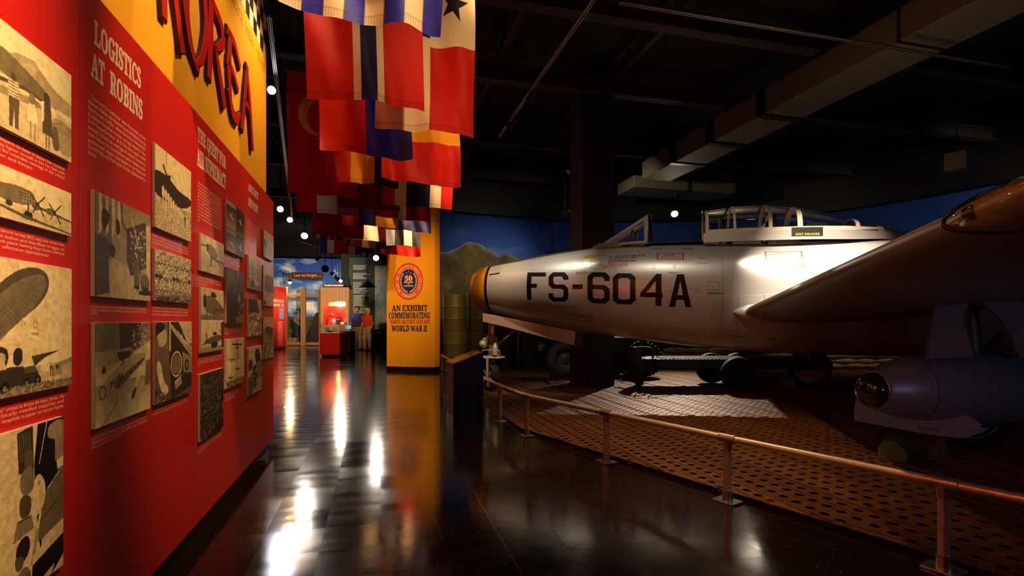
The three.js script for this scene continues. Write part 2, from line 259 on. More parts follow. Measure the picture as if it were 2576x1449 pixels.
const TEXT = [
  [],
  [ // logistics panel
    [236, 355, 48, 121, ['LOGISTICS'], SERIF], [229, 263, 128, 203, ['AT'], SERIF], [276, 359, 177, 245, ['ROBINS'], SERIF],
    [221, 366, 228, 390, ["  ' Teamed for Defense' was the motto of the", 'Warner Robins Air Materiel Area (WRAMA) during', 'the Korean conflict. After the end of World War', 'II, Robins became a major storage depot for the', "B-29 'Superfortress.' As B-29s were again called", 'to duty, it took an average of sixteen thousand', 'man-hours to recondition each. Robins also', 'performed major overhauls on Air National', 'Guard F-80s and F84s prior to their deployment to', 'Korea.']],
    [229, 369, 766, 793, ['  A worker inspects one of the eighteen cylinders of an R-3350 engine.', 'Engine re-building and modification was a major part of the B-29', 'overhaul.']],
    [383, 474, 586, 612, ['Attendees of a logistics conference at Robins have just completed a', 'tour of cocooned B-29s. Initially, in excess of twenty-four thousand', 'man-hours were required to return a single B-29 to service.']],
    [383, 474, 769, 795, ['  An aerial view of cocooned B-29s at WRAMA. The plastic sealant was', 'sprayed on in several layers. Each successive layer was a different', 'color so the spray operator could apply the coat uniformly.']],
    [229, 370, 1091, 1134, ['   F-84 Thunderjet ready for shipment overseas after overhaul and repair', 'at Robins. Although they concentrated on support of Far East Air Forces,', 'WRAMA workers also processed large numbers of aircraft for the Air', 'National Guard and Air Force Reserve.']],
    [383, 474, 1032, 1048, ['  A WRAMA employee performs maintenance on an engine oil cooler', 'from a B-29. Robins employed over 17,500 civilians by December 1952.']],
  ],
  [ // quest panel
    [497, 568, 318, 362, ['THE QUEST FOR'], SERIF], [496, 568, 372, 424, ['AIR SUPREMACY'], SERIF],
    [497, 557, 453, 556, ['  When the conflict began, South Korean Air', 'Force was practically non-existent. As the', 'communists poured across the 38th Parallel, all', 'aircraft available to support did their best to slow', "the 'Red' tide. The effort was marginal in most", 'cases. In general they were used only during', 'day and by number common caution. As', 'the conflict intensified, and soon there faced', 'most advanced fighter into the fray. There were', 'no denied that the communist push of', 'match - the skill and aggressiveness of the Allied', 'pilot.']],
    [498, 558, 693, 716, ['  In flight, the jet fighter pilot saw action over', 'Korea. An F-86 Sabre. The "Sabre" was soon more', 'than a match for the MiG.']],
    [566, 610, 637, 660, ['The gun camera shows', 'the last moments of', 'an enemy fighter.']],
    [566, 610, 824, 842, ['A ground crew prepares a fighter for night', 'patrol over the front line and', 'the supply roads of the North.']],
    [497, 557, 902, 924, ['  The heavy weight combination of the fighter', 'bomber was the main weapon. The rockets', 'carried in the wings were fired', 'from the air.']],
    [566, 610, 990, 1013, ['Fighters fly a formation over the front', 'lines. They returned to the base', 'after the mission was complete.']],
    [497, 557, 1124, 1146, ['  The bombs from the air destroyed bridges and', 'roads that the enemy needed to move supplies', 'and men to the front lines.']],
  ],
  [ // aircraft support panel
    [625, 650, 459, 482, ['AIRCRAFT'], SERIF], [625, 650, 496, 521, ['SUPPORT'], SERIF],
    [620, 654, 548, 615, ['  Air crews and their support in the field were', 'vital. Supplies arrived at all hours of the day', 'and night. Working in the open, the men kept', 'the aircraft ready in heat and in cold. The air', 'depots in Japan and the home depots worked', 'around the clock. When the parts were not at', 'hand they were made on the spot by crews', 'who knew the aircraft. Their skill was the key', 'to the success of the air war.']],
    [660, 686, 651, 662, ['Supplies come in by air', 'at a forward field.']], [620, 655, 731, 742, ['Crews at work on an aircraft engine', 'in the open at a forward base.']],
    [660, 686, 775, 790, ['In the field repair', 'work went on in all', 'kinds of weather.']], [620, 655, 854, 868, ['Crews at work under the wing of a', 'transport aircraft in the winter', 'of the first year.']],
    [660, 686, 914, 934, ['The work went on in', 'the heat and dust of', 'the summer.']], [620, 655, 1006, 1022, ['A crew chief on the wing of', 'his aircraft.']],
  ],
];
TEXT[0] = [
  [-170, 163, 421, 465, ['A Combat Squadron F-82 departs its base in Japan for combat', 'over Korea. This was the only fighter aircraft in the Far East with', 'the range that would permit the extended coverage of the United', 'Nations forces at Inchon and Kimpo.'], SANS, 'fit', 'r'],
  [-170, 162, 612, 656, ['This B-29 of the 19th Bombardment Group (BG), was one of the first', 'that attacked the Seoul rail station and Han River bridges on', 'June 28. The operation took place twenty-four hours before', 'the start of authorized offensive operations!'], SANS, 'fit', 'r'],
  [-170, 162, 991, 1026, ['Transports of the "Gulf Express" unload at Kimpo Air Base, Korea. The', 'aircraft brought in critically needed supplies and', 'carried wounded troops to hospitals in Japan on return flights.'], SANS, 'fit', 'r'],
];
{
  const o = new THREE.Group(); o.name = 'wall_text'; o.position.copy(W(WALL_A, 0, 0)); o.rotation.y = WTURN; o.userData = { kind: 'structure', label: 'red exhibit wall of printed panels with a yellow header' }; scene.add(o);
  for (let i = 0; i < 4; i++) {
    const b0 = SEAMS[i] + .002, b1 = SEAMS[i + 1] - .002, w = b1 - b0, h = WALL_TOP - KICK, cw = 1024, ch = 2048;
    const to = (b, y) => [(b - b0) / w * cw, (WALL_TOP - y) / h * ch];
    const tex = canvasTex(cw, ch, (x) => { x.fillStyle = RED; x.fillRect(0, 0, cw, ch); for (const t of TEXT[i]) block(x, to, t); });
    const p = part('panel', rbx(w, h, .03, (b0 + b1) / 2, KICK + h / 2, -.0155, .002, 1), std(RED, .45), o, 'red exhibit panel');
    part('panel_print', new THREE.PlaneGeometry(w - .002, h - .002).translate((b0 + b1) / 2, KICK + h / 2, .0001), std(0xffffff, .45, 0, { map: tex }), p, 'red print with cream text');
  }
  part('core', bx(WALL_END - .02, WALL_TOP - KICK - .02, .3, WALL_END / 2, KICK + (WALL_TOP - KICK) / 2, -.19), std(0x8c1009, .5), o);
  part('kick_board', bx(WALL_END - .01, KICK, .3, WALL_END / 2, KICK / 2, -.19), M.black, o, 'black recessed plinth');
  const yb = 5.12, yt = 4.75, y0 = 2.2, YA = -.07;
  const tex = canvasTex(2048, 1024, (x, cw, ch) => {
    x.fillStyle = '#efb422'; x.fillRect(0, 0, cw, ch);
    const to = (b, h) => [b / yb * cw, (yt - h) / (yt - y0) * ch], sq = .128;
    for (let i = 0; i * sq < yb; i++) for (let j = 0; j < 4; j++) { const [px, py] = to(yb - (i + 1) * sq, 3.53 + (j + 1) * sq); x.fillStyle = (i + j) % 2 ? '#14110f' : '#efe6d2'; x.fillRect(px, py, sq / yb * cw + 1, sq / (yt - y0) * ch + 1); }
    const names = [['GREECE', 574, 611, 22], ['INDIA', 617, 638, 80], ['ITALY', 647, 665, 142], ['FRANCE', 500, 560, -80]];
    for (const [s, X0, X1] of names) { const b0 = onWall(X0, 0, WALL_A + YA).b, b1 = onWall(X1, 0, WALL_A + YA).b, l = to(b0, 3.37), r = to(b1, 3.37); fitText(x, s, l[0], r[0], l[1], .105 / (yt - y0) * ch, '$px serif', '#2a1c0a'); }
  });
  const hd = part('header', bx(yb, yt - y0, .22, yb / 2, (yt + y0) / 2, YA - .1105), M.yellow, o, 'mustard yellow header wall');
  part('header_print', new THREE.PlaneGeometry(yb - .001, yt - y0 - .001).translate(yb / 2, (yt + y0) / 2, YA + .0005), std(0xffffff, .55, 0, { map: tex }), hd, 'yellow paint with a black and white checkered band and country names');
}
// brush style letters standing off the header
{
  const ribbon = (pts, ws, grow) => {
    const c = new THREE.CatmullRomCurve3(pts.map((p) => V(p[0], p[1], 0)), false, 'catmullrom', .35), n = 14, L = [], R = [];
    for (let i = 0; i <= n; i++) { const p = c.getPoint(i / n), t = c.getTangent(i / n), k = i / n * (ws.length - 1), a = Math.floor(Math.min(k, ws.length - 1.001)), w = lerp(ws[a], ws[a + 1] ?? ws[a], k - a) / 2 + grow; const e = i === 0 ? -grow : i === n ? grow : 0; L.push([p.x - t.y * w + t.x * e, p.y + t.x * w + t.y * e]); R.push([p.x + t.y * w + t.x * e, p.y - t.x * w + t.y * e]); }
    return new THREE.Shape([...L, ...R.reverse()].map((q) => new THREE.Vector2(...q)));
  };
  const GL = {
    K: [[[[.2, 1.02], [.14, .5], [.2, -.02]], [.09, .15, .1]], [[[.98, 1], [.6, .66], [.24, .46]], [.12, .11, .05]], [[[.34, .55], [.68, .3], [1.02, -.1]], [.06, .12, .14]]],
    O: [[[[.62, 1.04], [.16, .8], [.03, .42], [.22, .1], [.6, -.08]], [.07, .15, .17, .13, .05]], [[[.45, 1.02], [.86, .84], [.96, .5], [.78, .16], [.5, 0]], [.06, .13, .15, .12, .06]]],
    R: [[[[.08, 1.04], [.2, .98], [.2, .5], [.12, .02]], [.06, .13, .16, .12]], [[[.2, .98], [.72, .9], [.84, .7], [.4, .48]], [.1, .14, .14, .06]], [[[.42, .52], [.62, .3], [.95, -.06]], [.07, .14, .15]]],
    E: [[[[.14, 1.0], [.26, .94], [.2, .5], [.28, .18]], [.06, .13, .15, .12]], [[[.1, .99], [.55, .98], [.94, .8]], [.1, .12, .09]], [[[.08, .6], [.45, .57], [.8, .44]], [.11, .1, .08]], [[[.16, .26], [.42, .03], [.7, .02], [.96, .16]], [.08, .16, .14, .06]]],
    A: [[[[.52, 1.03], [.34, .62], [.06, -.02]], [.1, .13, .11]], [[[.44, 1.0], [.68, .6], [.98, -.1]], [.09, .14, .13]], [[[.2, .42], [.5, .45], [.82, .36]], [.09, .09, .08]]],
  };
  const cols = [['K', 415, 470], ['O', 477, 531], ['R', 530, 576], ['E', 577, 614], ['A', 615, 643]];
  const face = std(0xb5120c, .45), edge = std(0x16100e, .45);
  for (const [ch, X0, X1] of cols) {
    const b0 = onWall(X0, 0, -.93).b, b1 = onWall(X1, 0, -.93).b, w = b1 - b0, h = .52;
    const o = thing('wall_letter', `red brush style letter ${ch} with black edge standing off the yellow header`, 'letter', W(-.967, b0, 2.565), WTURN);
    const ext = (grow, d, z, bev) => GL[ch].map(([p, ws]) => new THREE.ExtrudeGeometry(ribbon(p.map(([u, v]) => [u * w, v * h]), ws.map((k) => k * .52), grow), { depth: d, bevelEnabled: bev > 0, bevelSize: bev, bevelThickness: bev, bevelSegments: 2 }).translate(0, 0, z));
    part('letter_body', ext(.009, .014, 0, 0), edge, o, 'black letter body'); part('letter_face', ext(-.002, .003, .014, .003), face, o, 'red letter face');
  }
}

// ---------------------------------------------------------------- mounted photographs on the red wall
const tone = (v) => { v = clamp(v, 0, 255); return `rgb(${v | 0},${(v * .93) | 0},${(v * .74) | 0})`; };
function painter(x, w, h, seed) {
  const r = rng(seed);
  const q = {
    fill(v, x0 = 0, y0 = 0, x1 = 1, y1 = 1) { x.fillStyle = tone(v); x.fillRect(x0 * w, y0 * h, (x1 - x0) * w, (y1 - y0) * h); },
    grad(v0, v1, y0, y1) { const g = x.createLinearGradient(0, y0 * h, 0, y1 * h); g.addColorStop(0, tone(v0)); g.addColorStop(1, tone(v1)); x.fillStyle = g; x.fillRect(0, y0 * h, w, (y1 - y0) * h); },
    poly(v, pts) { x.fillStyle = tone(v); x.beginPath(); pts.forEach(([a, b], i) => i ? x.lineTo(a * w, b * h) : x.moveTo(a * w, b * h)); x.closePath(); x.fill(); },
    blob(v, pts) { x.fillStyle = tone(v); x.beginPath(); const n = pts.length, m = (i) => { const a = pts[(i + n) % n], b = pts[(i + 1 + n) % n]; return [(a[0] + b[0]) / 2 * w, (a[1] + b[1]) / 2 * h]; }; x.moveTo(...m(-1)); for (let i = 0; i < n; i++) { const e = m(i); x.quadraticCurveTo(pts[i][0] * w, pts[i][1] * h, e[0], e[1]); } x.closePath(); x.fill(); },
    ell(v, cx, cy, rx, ry, rot = 0) { x.fillStyle = tone(v); x.beginPath(); x.ellipse(cx * w, cy * h, rx * w, ry * h, rot, 0, 7); x.fill(); },
    ring(v, cx, cy, rx, ry, lw) { x.strokeStyle = tone(v); x.lineWidth = lw * w; x.beginPath(); x.ellipse(cx * w, cy * h, rx * w, ry * h, 0, 0, 7); x.stroke(); },
    line(v, lw, pts) { x.strokeStyle = tone(v); x.lineWidth = lw * w; x.lineCap = 'round'; x.beginPath(); pts.forEach(([a, b], i) => i ? x.lineTo(a * w, b * h) : x.moveTo(a * w, b * h)); x.stroke(); },
    text(v, s, px, py, size, rot = 0) { x.save(); x.translate(px * w, py * h); x.rotate(rot); x.font = `bold ${size * h}px sans-serif`; x.fillStyle = tone(v); x.fillText(s, 0, 0); x.restore(); },
    man(v, cx, foot, ht, legs = v, head = 150) { const k = ht; this.poly(legs, [[cx - .03 * k * 1.6, foot - .48 * k], [cx + .03 * k * 1.6, foot - .48 * k], [cx + .05 * k, foot], [cx + .012 * k, foot], [cx, foot - .4 * k], [cx - .012 * k, foot], [cx - .05 * k, foot]]); this.blob(v, [[cx - .1 * k, foot - .85 * k], [cx + .1 * k, foot - .85 * k], [cx + .11 * k, foot - .5 * k], [cx, foot - .4 * k], [cx - .11 * k, foot - .5 * k]]); this.ell(head, cx, foot - .92 * k, .05 * k * h / w * .8, .06 * k); this.ell(40, cx, foot - .965 * k, .05 * k * h / w * .8, .03 * k); },
    grit(n, v0, v1, x0, y0, x1, y1, s = .01) { for (let i = 0; i < n; i++) { x.fillStyle = tone(lerp(v0, v1, r())); x.fillRect(lerp(x0, x1, r()) * w, lerp(y0, y1, r()) * h, s * w * (.4 + r()), s * h * (.3 + .6 * r())); } },
    grain() { for (let i = 0; i < w * h / 30; i++) { x.fillStyle = r() > .5 ? 'rgba(255,245,220,.07)' : 'rgba(0,0,0,.09)'; x.fillRect(r() * w, r() * h, 2, 2); } const im = x.getImageData(0, 0, w, h), d = im.data, src = (() => { const s = new Uint8ClampedArray(d), o = new Uint8ClampedArray(d.length), R = Math.max(1, Math.round(w / 300)); for (let j = 0; j < h; j++) for (let i = 0; i < w; i++) for (let c = 0; c < 3; c++) { let t = 0; for (const [u, v] of [[0, 0], [R, 0], [-R, 0], [0, R], [0, -R]]) t += s[(clamp(j + v, 0, h - 1) * w + clamp(i + u, 0, w - 1)) * 4 + c]; o[(j * w + i) * 4 + c] = t / 5; } return o; })(), sd = r() * 90, q = w / 420; for (let j = 0; j < h; j++) for (let i = 0; i < w; i++) { const k = (j * w + i) * 4, a = fbm(i / (7 * q) + sd, j / (7 * q), 2) - .5, b = fbm(i / (7 * q) + sd + 50, j / (7 * q) + 20, 2) - .5, si = clamp(Math.round(i + a * 4 * q), 0, w - 1), sj = clamp(Math.round(j + b * 4 * q), 0, h - 1), o = (sj * w + si) * 4, n = .76 + .3 * fbm(i / (22 * q) + sd, j / (22 * q), 3) + .2 * fbm(i / (2 * q), j / (2 * q) + sd, 2); for (let c = 0; c < 3; c++) { const v = src[o + c] / 255; d[k + c] = 255 * clamp((v - .5) * 1.28 + .54, 0, 1) * n; } } x.putImageData(im, 0, 0); },
    r,
  };
  return q;
}
const ART = {
  family(q) { q.grad(228, 236, 0, .6); q.poly(168, [[0, .34], [.25, .2], [.45, .16], [.7, .3], [1, .36], [1, .5], [0, .5]]); q.fill(205, 0, .55, 1, 1); q.blob(120, [[0, .22], [.3, .3], [.55, .36], [.72, .48], [.5, .54], [.2, .5], [0, .48]]); q.poly(185, [[.3, .28], [.46, .18], [.52, .22], [.42, .33]]); q.line(95, .03, [[0, .56], [.35, .5], [.75, .52]]); q.poly(150, [[0, .62], [.5, .55], [.6, .6], [0, .7]]);
    q.blob(165, [[.66, .66], [.8, .58], [1.05, .62], [1.05, .98], [.7, .92]]); q.line(120, .008, [[.68, .7], [.85, .62], [1, .66]]); q.blob(105, [[.7, .7], [.79, .7], [.82, .95], [.71, .97]]);
    q.poly(210, [[.14, .5], [.26, .49], [.28, .66], [.14, .67]]); for (let k = 0; k < 5; k++) q.line(120, .008, [[.14, .52 + k * .03], [.27, .51 + k * .03]]); q.poly(100, [[.15, .66], [.27, .65], [.26, .95], [.22, .95], [.21, .74], [.19, .95], [.15, .95]]); q.ell(95, .2, .46, .035, .04);
    q.poly(236, [[.38, .62], [.47, .6], [.52, .8], [.36, .8]]); q.ell(130, .43, .56, .04, .055); q.line(160, .02, [[.41, .8], [.41, .96]]); q.line(160, .02, [[.47, .8], [.46, .97]]);
    q.poly(92, [[.57, .5], [.68, .49], [.71, .84], [.57, .84]]); q.poly(225, [[.55, .52], [.59, .5], [.59, .7], [.56, .74]]); q.poly(225, [[.68, .5], [.77, .52], [.78, .6], [.7, .58]]); q.blob(85, [[.58, .4], [.67, .4], [.68, .52], [.58, .52]]); q.line(120, .018, [[.62, .84], [.62, .98]]); q.line(120, .018, [[.66, .84], [.66, .98]]); },
  bomber(q) { q.grad(228, 222, 0, .7); q.fill(200, 0, .68, 1, 1); q.grit(900, 130, 220, .3, .66, 1, .9); q.blob(120, [[-.1, .4], [.15, .3], [.36, .28], [.46, .42], [.4, .62], [.2, .66], [-.1, .6]]); q.ell(95, .38, .44, .085, .14); for (let k = 0; k < 5; k++) q.line(190, .005, [[.33 + k * .03, .31], [.32 + k * .035, .57]]); for (let k = 0; k < 4; k++) q.line(190, .005, [[.3, .36 + k * .06], [.46, .38 + k * .05]]);
    q.blob(110, [[.4, .56], [.5, .46], [.55, .56], [.48, .7]]); q.poly(90, [[.52, .55], [1, .66], [1, .69], [.52, .62]]); q.blob(105, [[.6, .56], [.7, .5], [.75, .58], [.72, .68], [.62, .66]]); for (const [cx, cy] of [[.5, .52], [.74, .57]]) { q.line(60, .012, [[cx, cy], [cx + .1, cy - .2]]); q.line(60, .012, [[cx, cy], [cx + .09, cy + .22]]); q.line(60, .012, [[cx, cy], [cx - .08, cy - .15]]); q.line(60, .01, [[cx, cy], [cx - .06, cy + .2]]); q.ell(40, cx, cy, .02, .03); }
    q.line(80, .02, [[.38, .6], [.38, .8]]); q.ell(45, .36, .82, .03, .09); q.ell(45, .41, .82, .025, .09); q.ell(70, .15, .68, .04, .06); q.poly(95, [[0, .78], [.35, .9], [1, .97], [1, .94], [.4, .84], [0, .74]]); },
  airlift(q) { q.grad(214, 222, 0, .8); q.grit(40, 200, 212, 0, .2, 1, .5, .06); q.fill(190, 0, .86, 1, 1); q.blob(88, [[-.15, .32], [.2, .08], [.5, .02], [.68, .1], [.6, .28], [.3, .44], [-.15, .66]]); q.blob(118, [[-.15, .38], [.25, .14], [.55, .07], [.64, .14], [.55, .28], [.2, .5], [-.15, .68]]); for (let k = 0; k < 6; k++) q.line(85, .004, [[0, .42 + k * .04], [.5, .11 + k * .035]]); q.line(80, .005, [[.1, .3], [.35, .48]]); q.line(80, .005, [[.3, .16], [.52, .3]]);
    q.poly(206, [[-.1, .62], [.3, .61], [.42, .42], [.5, .42], [.56, .7], [.55, .78], [-.1, .8]]); q.line(236, .02, [[.41, .52], [.57, .55]]); q.line(236, .02, [[.39, .56], [.57, .6]]); q.ring(90, .47, .48, .025, .025, .006); q.text(90, '317205', .42, .555, .025, .1); q.line(236, .012, [[.5, .6], [.5, .66]]);
    q.blob(60, [[-.1, .63], [.12, .63], [.15, .72], [.1, .8], [-.1, .8]]); q.blob(55, [[.2, .65], [.31, .65], [.3, .78], [.19, .78]]); q.poly(75, [[.42, .72], [.82, .69], [.6, .74], [.46, .8]]); q.blob(205, [[.52, .82], [.6, .78], [.75, .78], [.72, .86], [.56, .86]]); q.poly(150, [[.74, .8], [1, .76], [1, .8], [.76, .84]]);
    q.blob(60, [[-.1, .8], [.3, .78], [.36, .82], [.5, .82], [.53, .92], [.3, .95], [-.1, .97]]); q.poly(95, [[.32, .8], [.46, .79], [.5, .84], [.34, .85]]); q.text(210, '\u2605', .24, .88, .06); for (const [a, b] of [[.02, .94], [.1, .93], [.36, .92], [.5, .91]]) { q.ell(25, a, b, .045, .04); q.ell(110, a, b, .02, .018); } q.ell(190, .06, .72, .05, .045); q.poly(190, [[.02, .74], [.1, .74], [.12, .8], [0, .8]]); for (let k = 0; k < 6; k++) q.man(50 + (k % 3) * 50, .68 + k * .03, .9, .11, 60); q.grit(700, 70, 170, 0, .93, 1, 1, .02); },
  loading(q) { q.grad(196, 206, 0, 1); q.poly(22, [[.5, 0], [1, 0], [1, .42], [.7, .55], [.62, .8], [.55, .5]]); q.poly(205, [[.5, 0], [.58, 0], [.52, .25], [.5, .2]]); q.poly(60, [[.28, .02], [.5, 0], [.52, .3], [.3, .26]]); for (let k = 0; k < 6; k++) q.line(150, .006, [[.3 + k * .03, .03], [.33 + k * .03, .2]]); q.line(225, .012, [[.72, 0], [.6, .25]]);
    q.blob(150, [[.75, .02], [1, 0], [1.05, .1], [.85, .14], [.72, .1]]); q.poly(140, [[.85, .12], [1, .1], [1, .28], [.86, .28]]); q.poly(225, [[.88, .28], [1, .26], [1, .32], [.9, .34]]); q.poly(110, [[.74, .42], [1, .32], [1, .68], [.58, .74], [.6, .5]]); q.line(40, .006, [[.6, .62], [1, .5]]); q.line(215, .012, [[.74, .43], [1, .32]]);
    q.blob(95, [[.38, .15], [.5, .14], [.52, .22], [.46, .28], [.38, .24]]); q.blob(120, [[.32, .26], [.5, .22], [.54, .38], [.42, .42], [.32, .38]]); q.blob(85, [[.3, .4], [.48, .41], [.48, .54], [.32, .55]]); q.poly(128, [[.28, .54], [.48, .54], [.52, .63], [.22, .66]]); q.line(60, .012, [[.3, .55], [.46, .55]]);
    q.blob(205, [[.52, .34], [.6, .3], [.7, .38], [.7, .5], [.58, .58], [.48, .55]]); q.ell(150, .6, .37, .02, .015); q.line(150, .05, [[.5, .84], [.58, .64]]); q.line(215, .03, [[.58, .64], [.62, .56]]);
    q.blob(45, [[.26, .68], [.42, .64], [.48, .72], [.4, .8], [.27, .8]]); q.blob(95, [[.24, .74], [.38, .76], [.36, .84], [.26, .84]]); q.blob(115, [[.25, .86], [.45, .82], [.52, 1.05], [.14, 1.05]]); for (let k = 0; k < 6; k++) q.line(70, .008, [[.22 + k * .05, .88], [.18 + k * .05, 1]]); q.poly(25, [[.5, .86], [1, .78], [1, .92], [.8, 1], [.48, 1]]); q.poly(205, [[.5, .8], [1, .72], [1, .78], [.5, .86]]); q.poly(190, [[.52, 1], [.85, .94], [.8, 1]]); q.line(190, .006, [[.3, .6], [.05, .96]]); q.poly(175, [[0, .86], [.12, .84], [.14, 1], [0, 1]]); },
  workshop(q) { q.grad(150, 180, 0, 1); q.poly(120, [[0, 0], [.32, .1], [.24, .62], [0, .7]]); q.poly(80, [[0, .4], [.2, .42], [.22, .95], [0, 1]]); q.poly(205, [[.3, .6], [.62, .7], [.75, 1], [.24, 1], [.22, .7]]); for (const a of [.06, .16, .26, .36]) q.poly(205, [[a, 0], [a + .05, 0], [a + .05, .35], [a, .4]]); q.line(100, .03, [[.42, 0], [.44, .2], [.52, .28]]); q.blob(60, [[.1, .12], [.22, .15], [.22, .24], [.14, .36], [.1, .3]]); q.blob(55, [[.32, .18], [.4, .2], [.4, .34], [.34, .36]]); q.blob(60, [[.2, .45], [.32, .46], [.32, .58], [.22, .6]]);
    q.poly(75, [[.52, .25], [.9, .1], [.95, .6], [.6, .75], [.52, .6]]); q.grit(160, 60, 220, .55, .2, .95, .7, .03); q.line(215, .015, [[.62, .12], [.74, .42], [.82, .4]]); q.poly(205, [[.9, .15], [1, .12], [1, .95], [.92, .95]]); q.poly(110, [[.66, .55], [.76, .54], [.76, .84], [.66, .84]]); q.ell(180, .71, .51, .025, .03); q.poly(55, [[.66, .84], [.76, .84], [.76, .88], [.66, .88]]); q.blob(60, [[.76, .72], [.97, .7], [.98, .9], [.8, .9]]); for (let k = 0; k < 5; k++) q.line(200, .012, [[.78 + k * .04, .72], [.79 + k * .04, .84]]); q.poly(40, [[.76, .9], [1, .88], [1, .94], [.76, .94]]); },
  parade(q) { q.grad(218, 225, 0, .6); q.fill(195, 0, .62, 1, 1); q.grit(900, 110, 225, 0, .62, 1, 1, .02); q.blob(58, [[-.1, .32], [.3, .28], [.6, .4], [1.05, .4], [1, .5], [.7, .62], [-.1, .62]]); q.line(40, .03, [[.2, .2], [.36, .36]]); q.line(70, .01, [[.28, 0], [.28, .16]]); q.poly(60, [[.32, .28], [.4, .26], [.36, .4], [.3, .4]]); for (let k = 0; k < 11; k++) q.man(k === 9 ? 60 : 215, .2 + k * .068, .74 + k * .012, .34 - k * .016, k === 9 ? 50 : 205, 120); },
  rows(q) { q.grad(200, 205, 0, 1); q.grit(1400, 90, 225, 0, 0, 1, 1, .04); for (const [y, v] of [[.24, 60], [.52, 45], [.77, 70]]) for (let k = 0; k < 11; k++) { q.line(v, .012, [[k * .09, y], [k * .09 + .04, y + .06], [k * .09 + .08, y]]); if (y === .52 && (k % 5 < 2)) q.ell(35, k * .09 + .04, y, .045, .04); } q.line(120, .03, [[0, .92], [1, .86]]); q.grit(120, 40, 90, 0, .9, 1, 1, .05); q.line(190, .01, [[.3, 0], [.38, 1]]); q.line(190, .01, [[.72, 0], [.7, 1]]); },
  thunder(q) { q.grad(120, 175, 0, .4); q.fill(120, 0, 0, .38, .28); q.poly(60, [[.38, 0], [.8, 0], [.78, .3], [.4, .3]]); q.grit(120, 60, 210, .6, 0, 1, .3, .03); q.poly(200, [[0, .55], [1, .2], [1, 1], [0, 1]]); q.grad(150, 218, .6, 1); q.poly(150, [[0, .3], [.6, .26], [.66, .34], [.2, .42], [0, .42]]); q.blob(165, [[.06, .62], [.3, .48], [.6, .34], [.9, .34], [.9, .4], [.6, .52], [.3, .7], [.1, .74]]); q.blob(95, [[.3, .62], [.85, .38], [.9, .42], [.6, .56], [.34, .7]]); q.ring(70, .11, .68, .05, .06, .014); q.text(30, 'PS-584', .24, .66, .09, -.32); q.text(60, '483758', .2, .1, .045); q.poly(110, [[.12, 0], [.34, 0], [.3, .22], [.1, .28]]); q.poly(60, [[.34, .3], [.62, .3], [.58, .36], [.4, .4]]); q.ell(45, .13, .46, .03, .035); q.line(50, .015, [[.4, .35], [.46, .4], [.42, .44]]); q.blob(205, [[.62, .72], [.74, .56], [.78, .6], [.66, .8]]); q.blob(70, [[.6, .78], [.7, .68], [.7, .76], [.62, .86]]); q.blob(200, [[.78, .52], [.86, .44], [.88, .5], [.8, .6]]); q.poly(110, [[.9, .44], [1, .42], [1, .7], [.88, .72]]); q.line(120, .015, [[.32, .72], [.36, .8]]); q.line(120, .01, [[.1, 1], [.36, .8]]); },
  mechanic(q) { q.grad(120, 90, 0, 1); q.fill(190, .6, 0, 1, .3); q.poly(50, [[.3, 0], [.6, 0], [.95, .4], [1, .9], [.4, 1], [.34, .4]]); q.line(225, .02, [[.46, .08], [1, .4]]); q.line(170, .05, [[.4, .06], [.98, .46]]); q.line(205, .04, [[.36, 0], [.36, .36]]); for (const k of [.56, .66, .8, .9]) q.line(225, .012, [[k, .16 + (k - .5) * .4], [k + .03, .1 + (k - .5) * .4], [k + .08, .2 + (k - .5) * .4]]); q.ell(120, .54, .56, .13, .13); q.ring(215, .54, .56, .15, .16, .02); q.grit(60, 60, 190, .45, .45, .65, .68, .02); q.poly(135, [[.7, .4], [1, .5], [1, .72], [.74, .7]]); q.ring(40, .84, .6, .05, .06, .03); q.poly(150, [[.48, .78], [.66, .74], [.7, .84], [.5, .9]]); q.line(215, .012, [[.5, .8], [.7, .72]]); q.blob(190, [[.02, .06], [.22, .06], [.3, .2], [.2, .32], [.06, .3]]); q.blob(35, [[.0, 0], [.24, .02], [.22, .1], [.08, .14], [0, .2]]); q.blob(105, [[-.1, .34], [.14, .34], [.2, .8], [-.1, .85]]); q.blob(205, [[.0, .5], [.12, .46], [.2, .76], [.34, .84], [.28, .94], [.12, .86]]); q.poly(60, [[0, .84], [.24, .9], [.3, 1], [0, 1]]); q.grit(80, 120, 180, 0, .88, .25, 1, .02); },
  sabre(q) { q.grad(205, 190, 0, .6); q.fill(175, 0, .6, 1, 1); q.poly(120, [[0, .28], [.25, .24], [.25, .3], [0, .34]]); q.blob(125, [[.22, .24], [.4, .16], [.6, .26], [.75, .44], [.6, .56], [.35, .52], [.24, .4]]); q.blob(40, [[.22, .22], [.3, .2], [.32, .4], [.24, .44]]); q.poly(95, [[.36, .5], [.98, .58], [.98, .64], [.42, .58]]); q.line(60, .02, [[.4, .52], [.38, .74]]); q.line(60, .03, [[.44, .52], [.42, .74]]); q.line(80, .015, [[.6, .58], [.85, .72]]); q.ell(40, .4, .76, .03, .04); q.line(130, .005, [[.46, 0], [.48, .2]]); q.grit(160, 100, 170, 0, .7, 1, 1, .03); },
  guncam(q) { const seq = [[150, 60], [70, 40], [140, 70], [45, 45]]; [[0, 0], [.52, 0], [0, .55], [.52, .55]].forEach(([a, b], i) => { q.fill(seq[i][0], a, b, a + .5, b + .52); for (let k = 0; k < 8; k++) q.fill(lerp(seq[i][0], seq[i][1], k / 8), a, b + .5 - k * .06, a + .48, b + .52 - k * .05); const cx = a + .26, cy = b + .27; q.line(230, .012, [[cx - .12, cy - .03], [cx + .12, cy + .05]]); q.line(230, .02, [[cx + .02, cy - .09], [cx, cy + .04]]); }); q.fill(95, .48, 0, .53, 1); q.fill(95, 0, .525, 1, .55); },
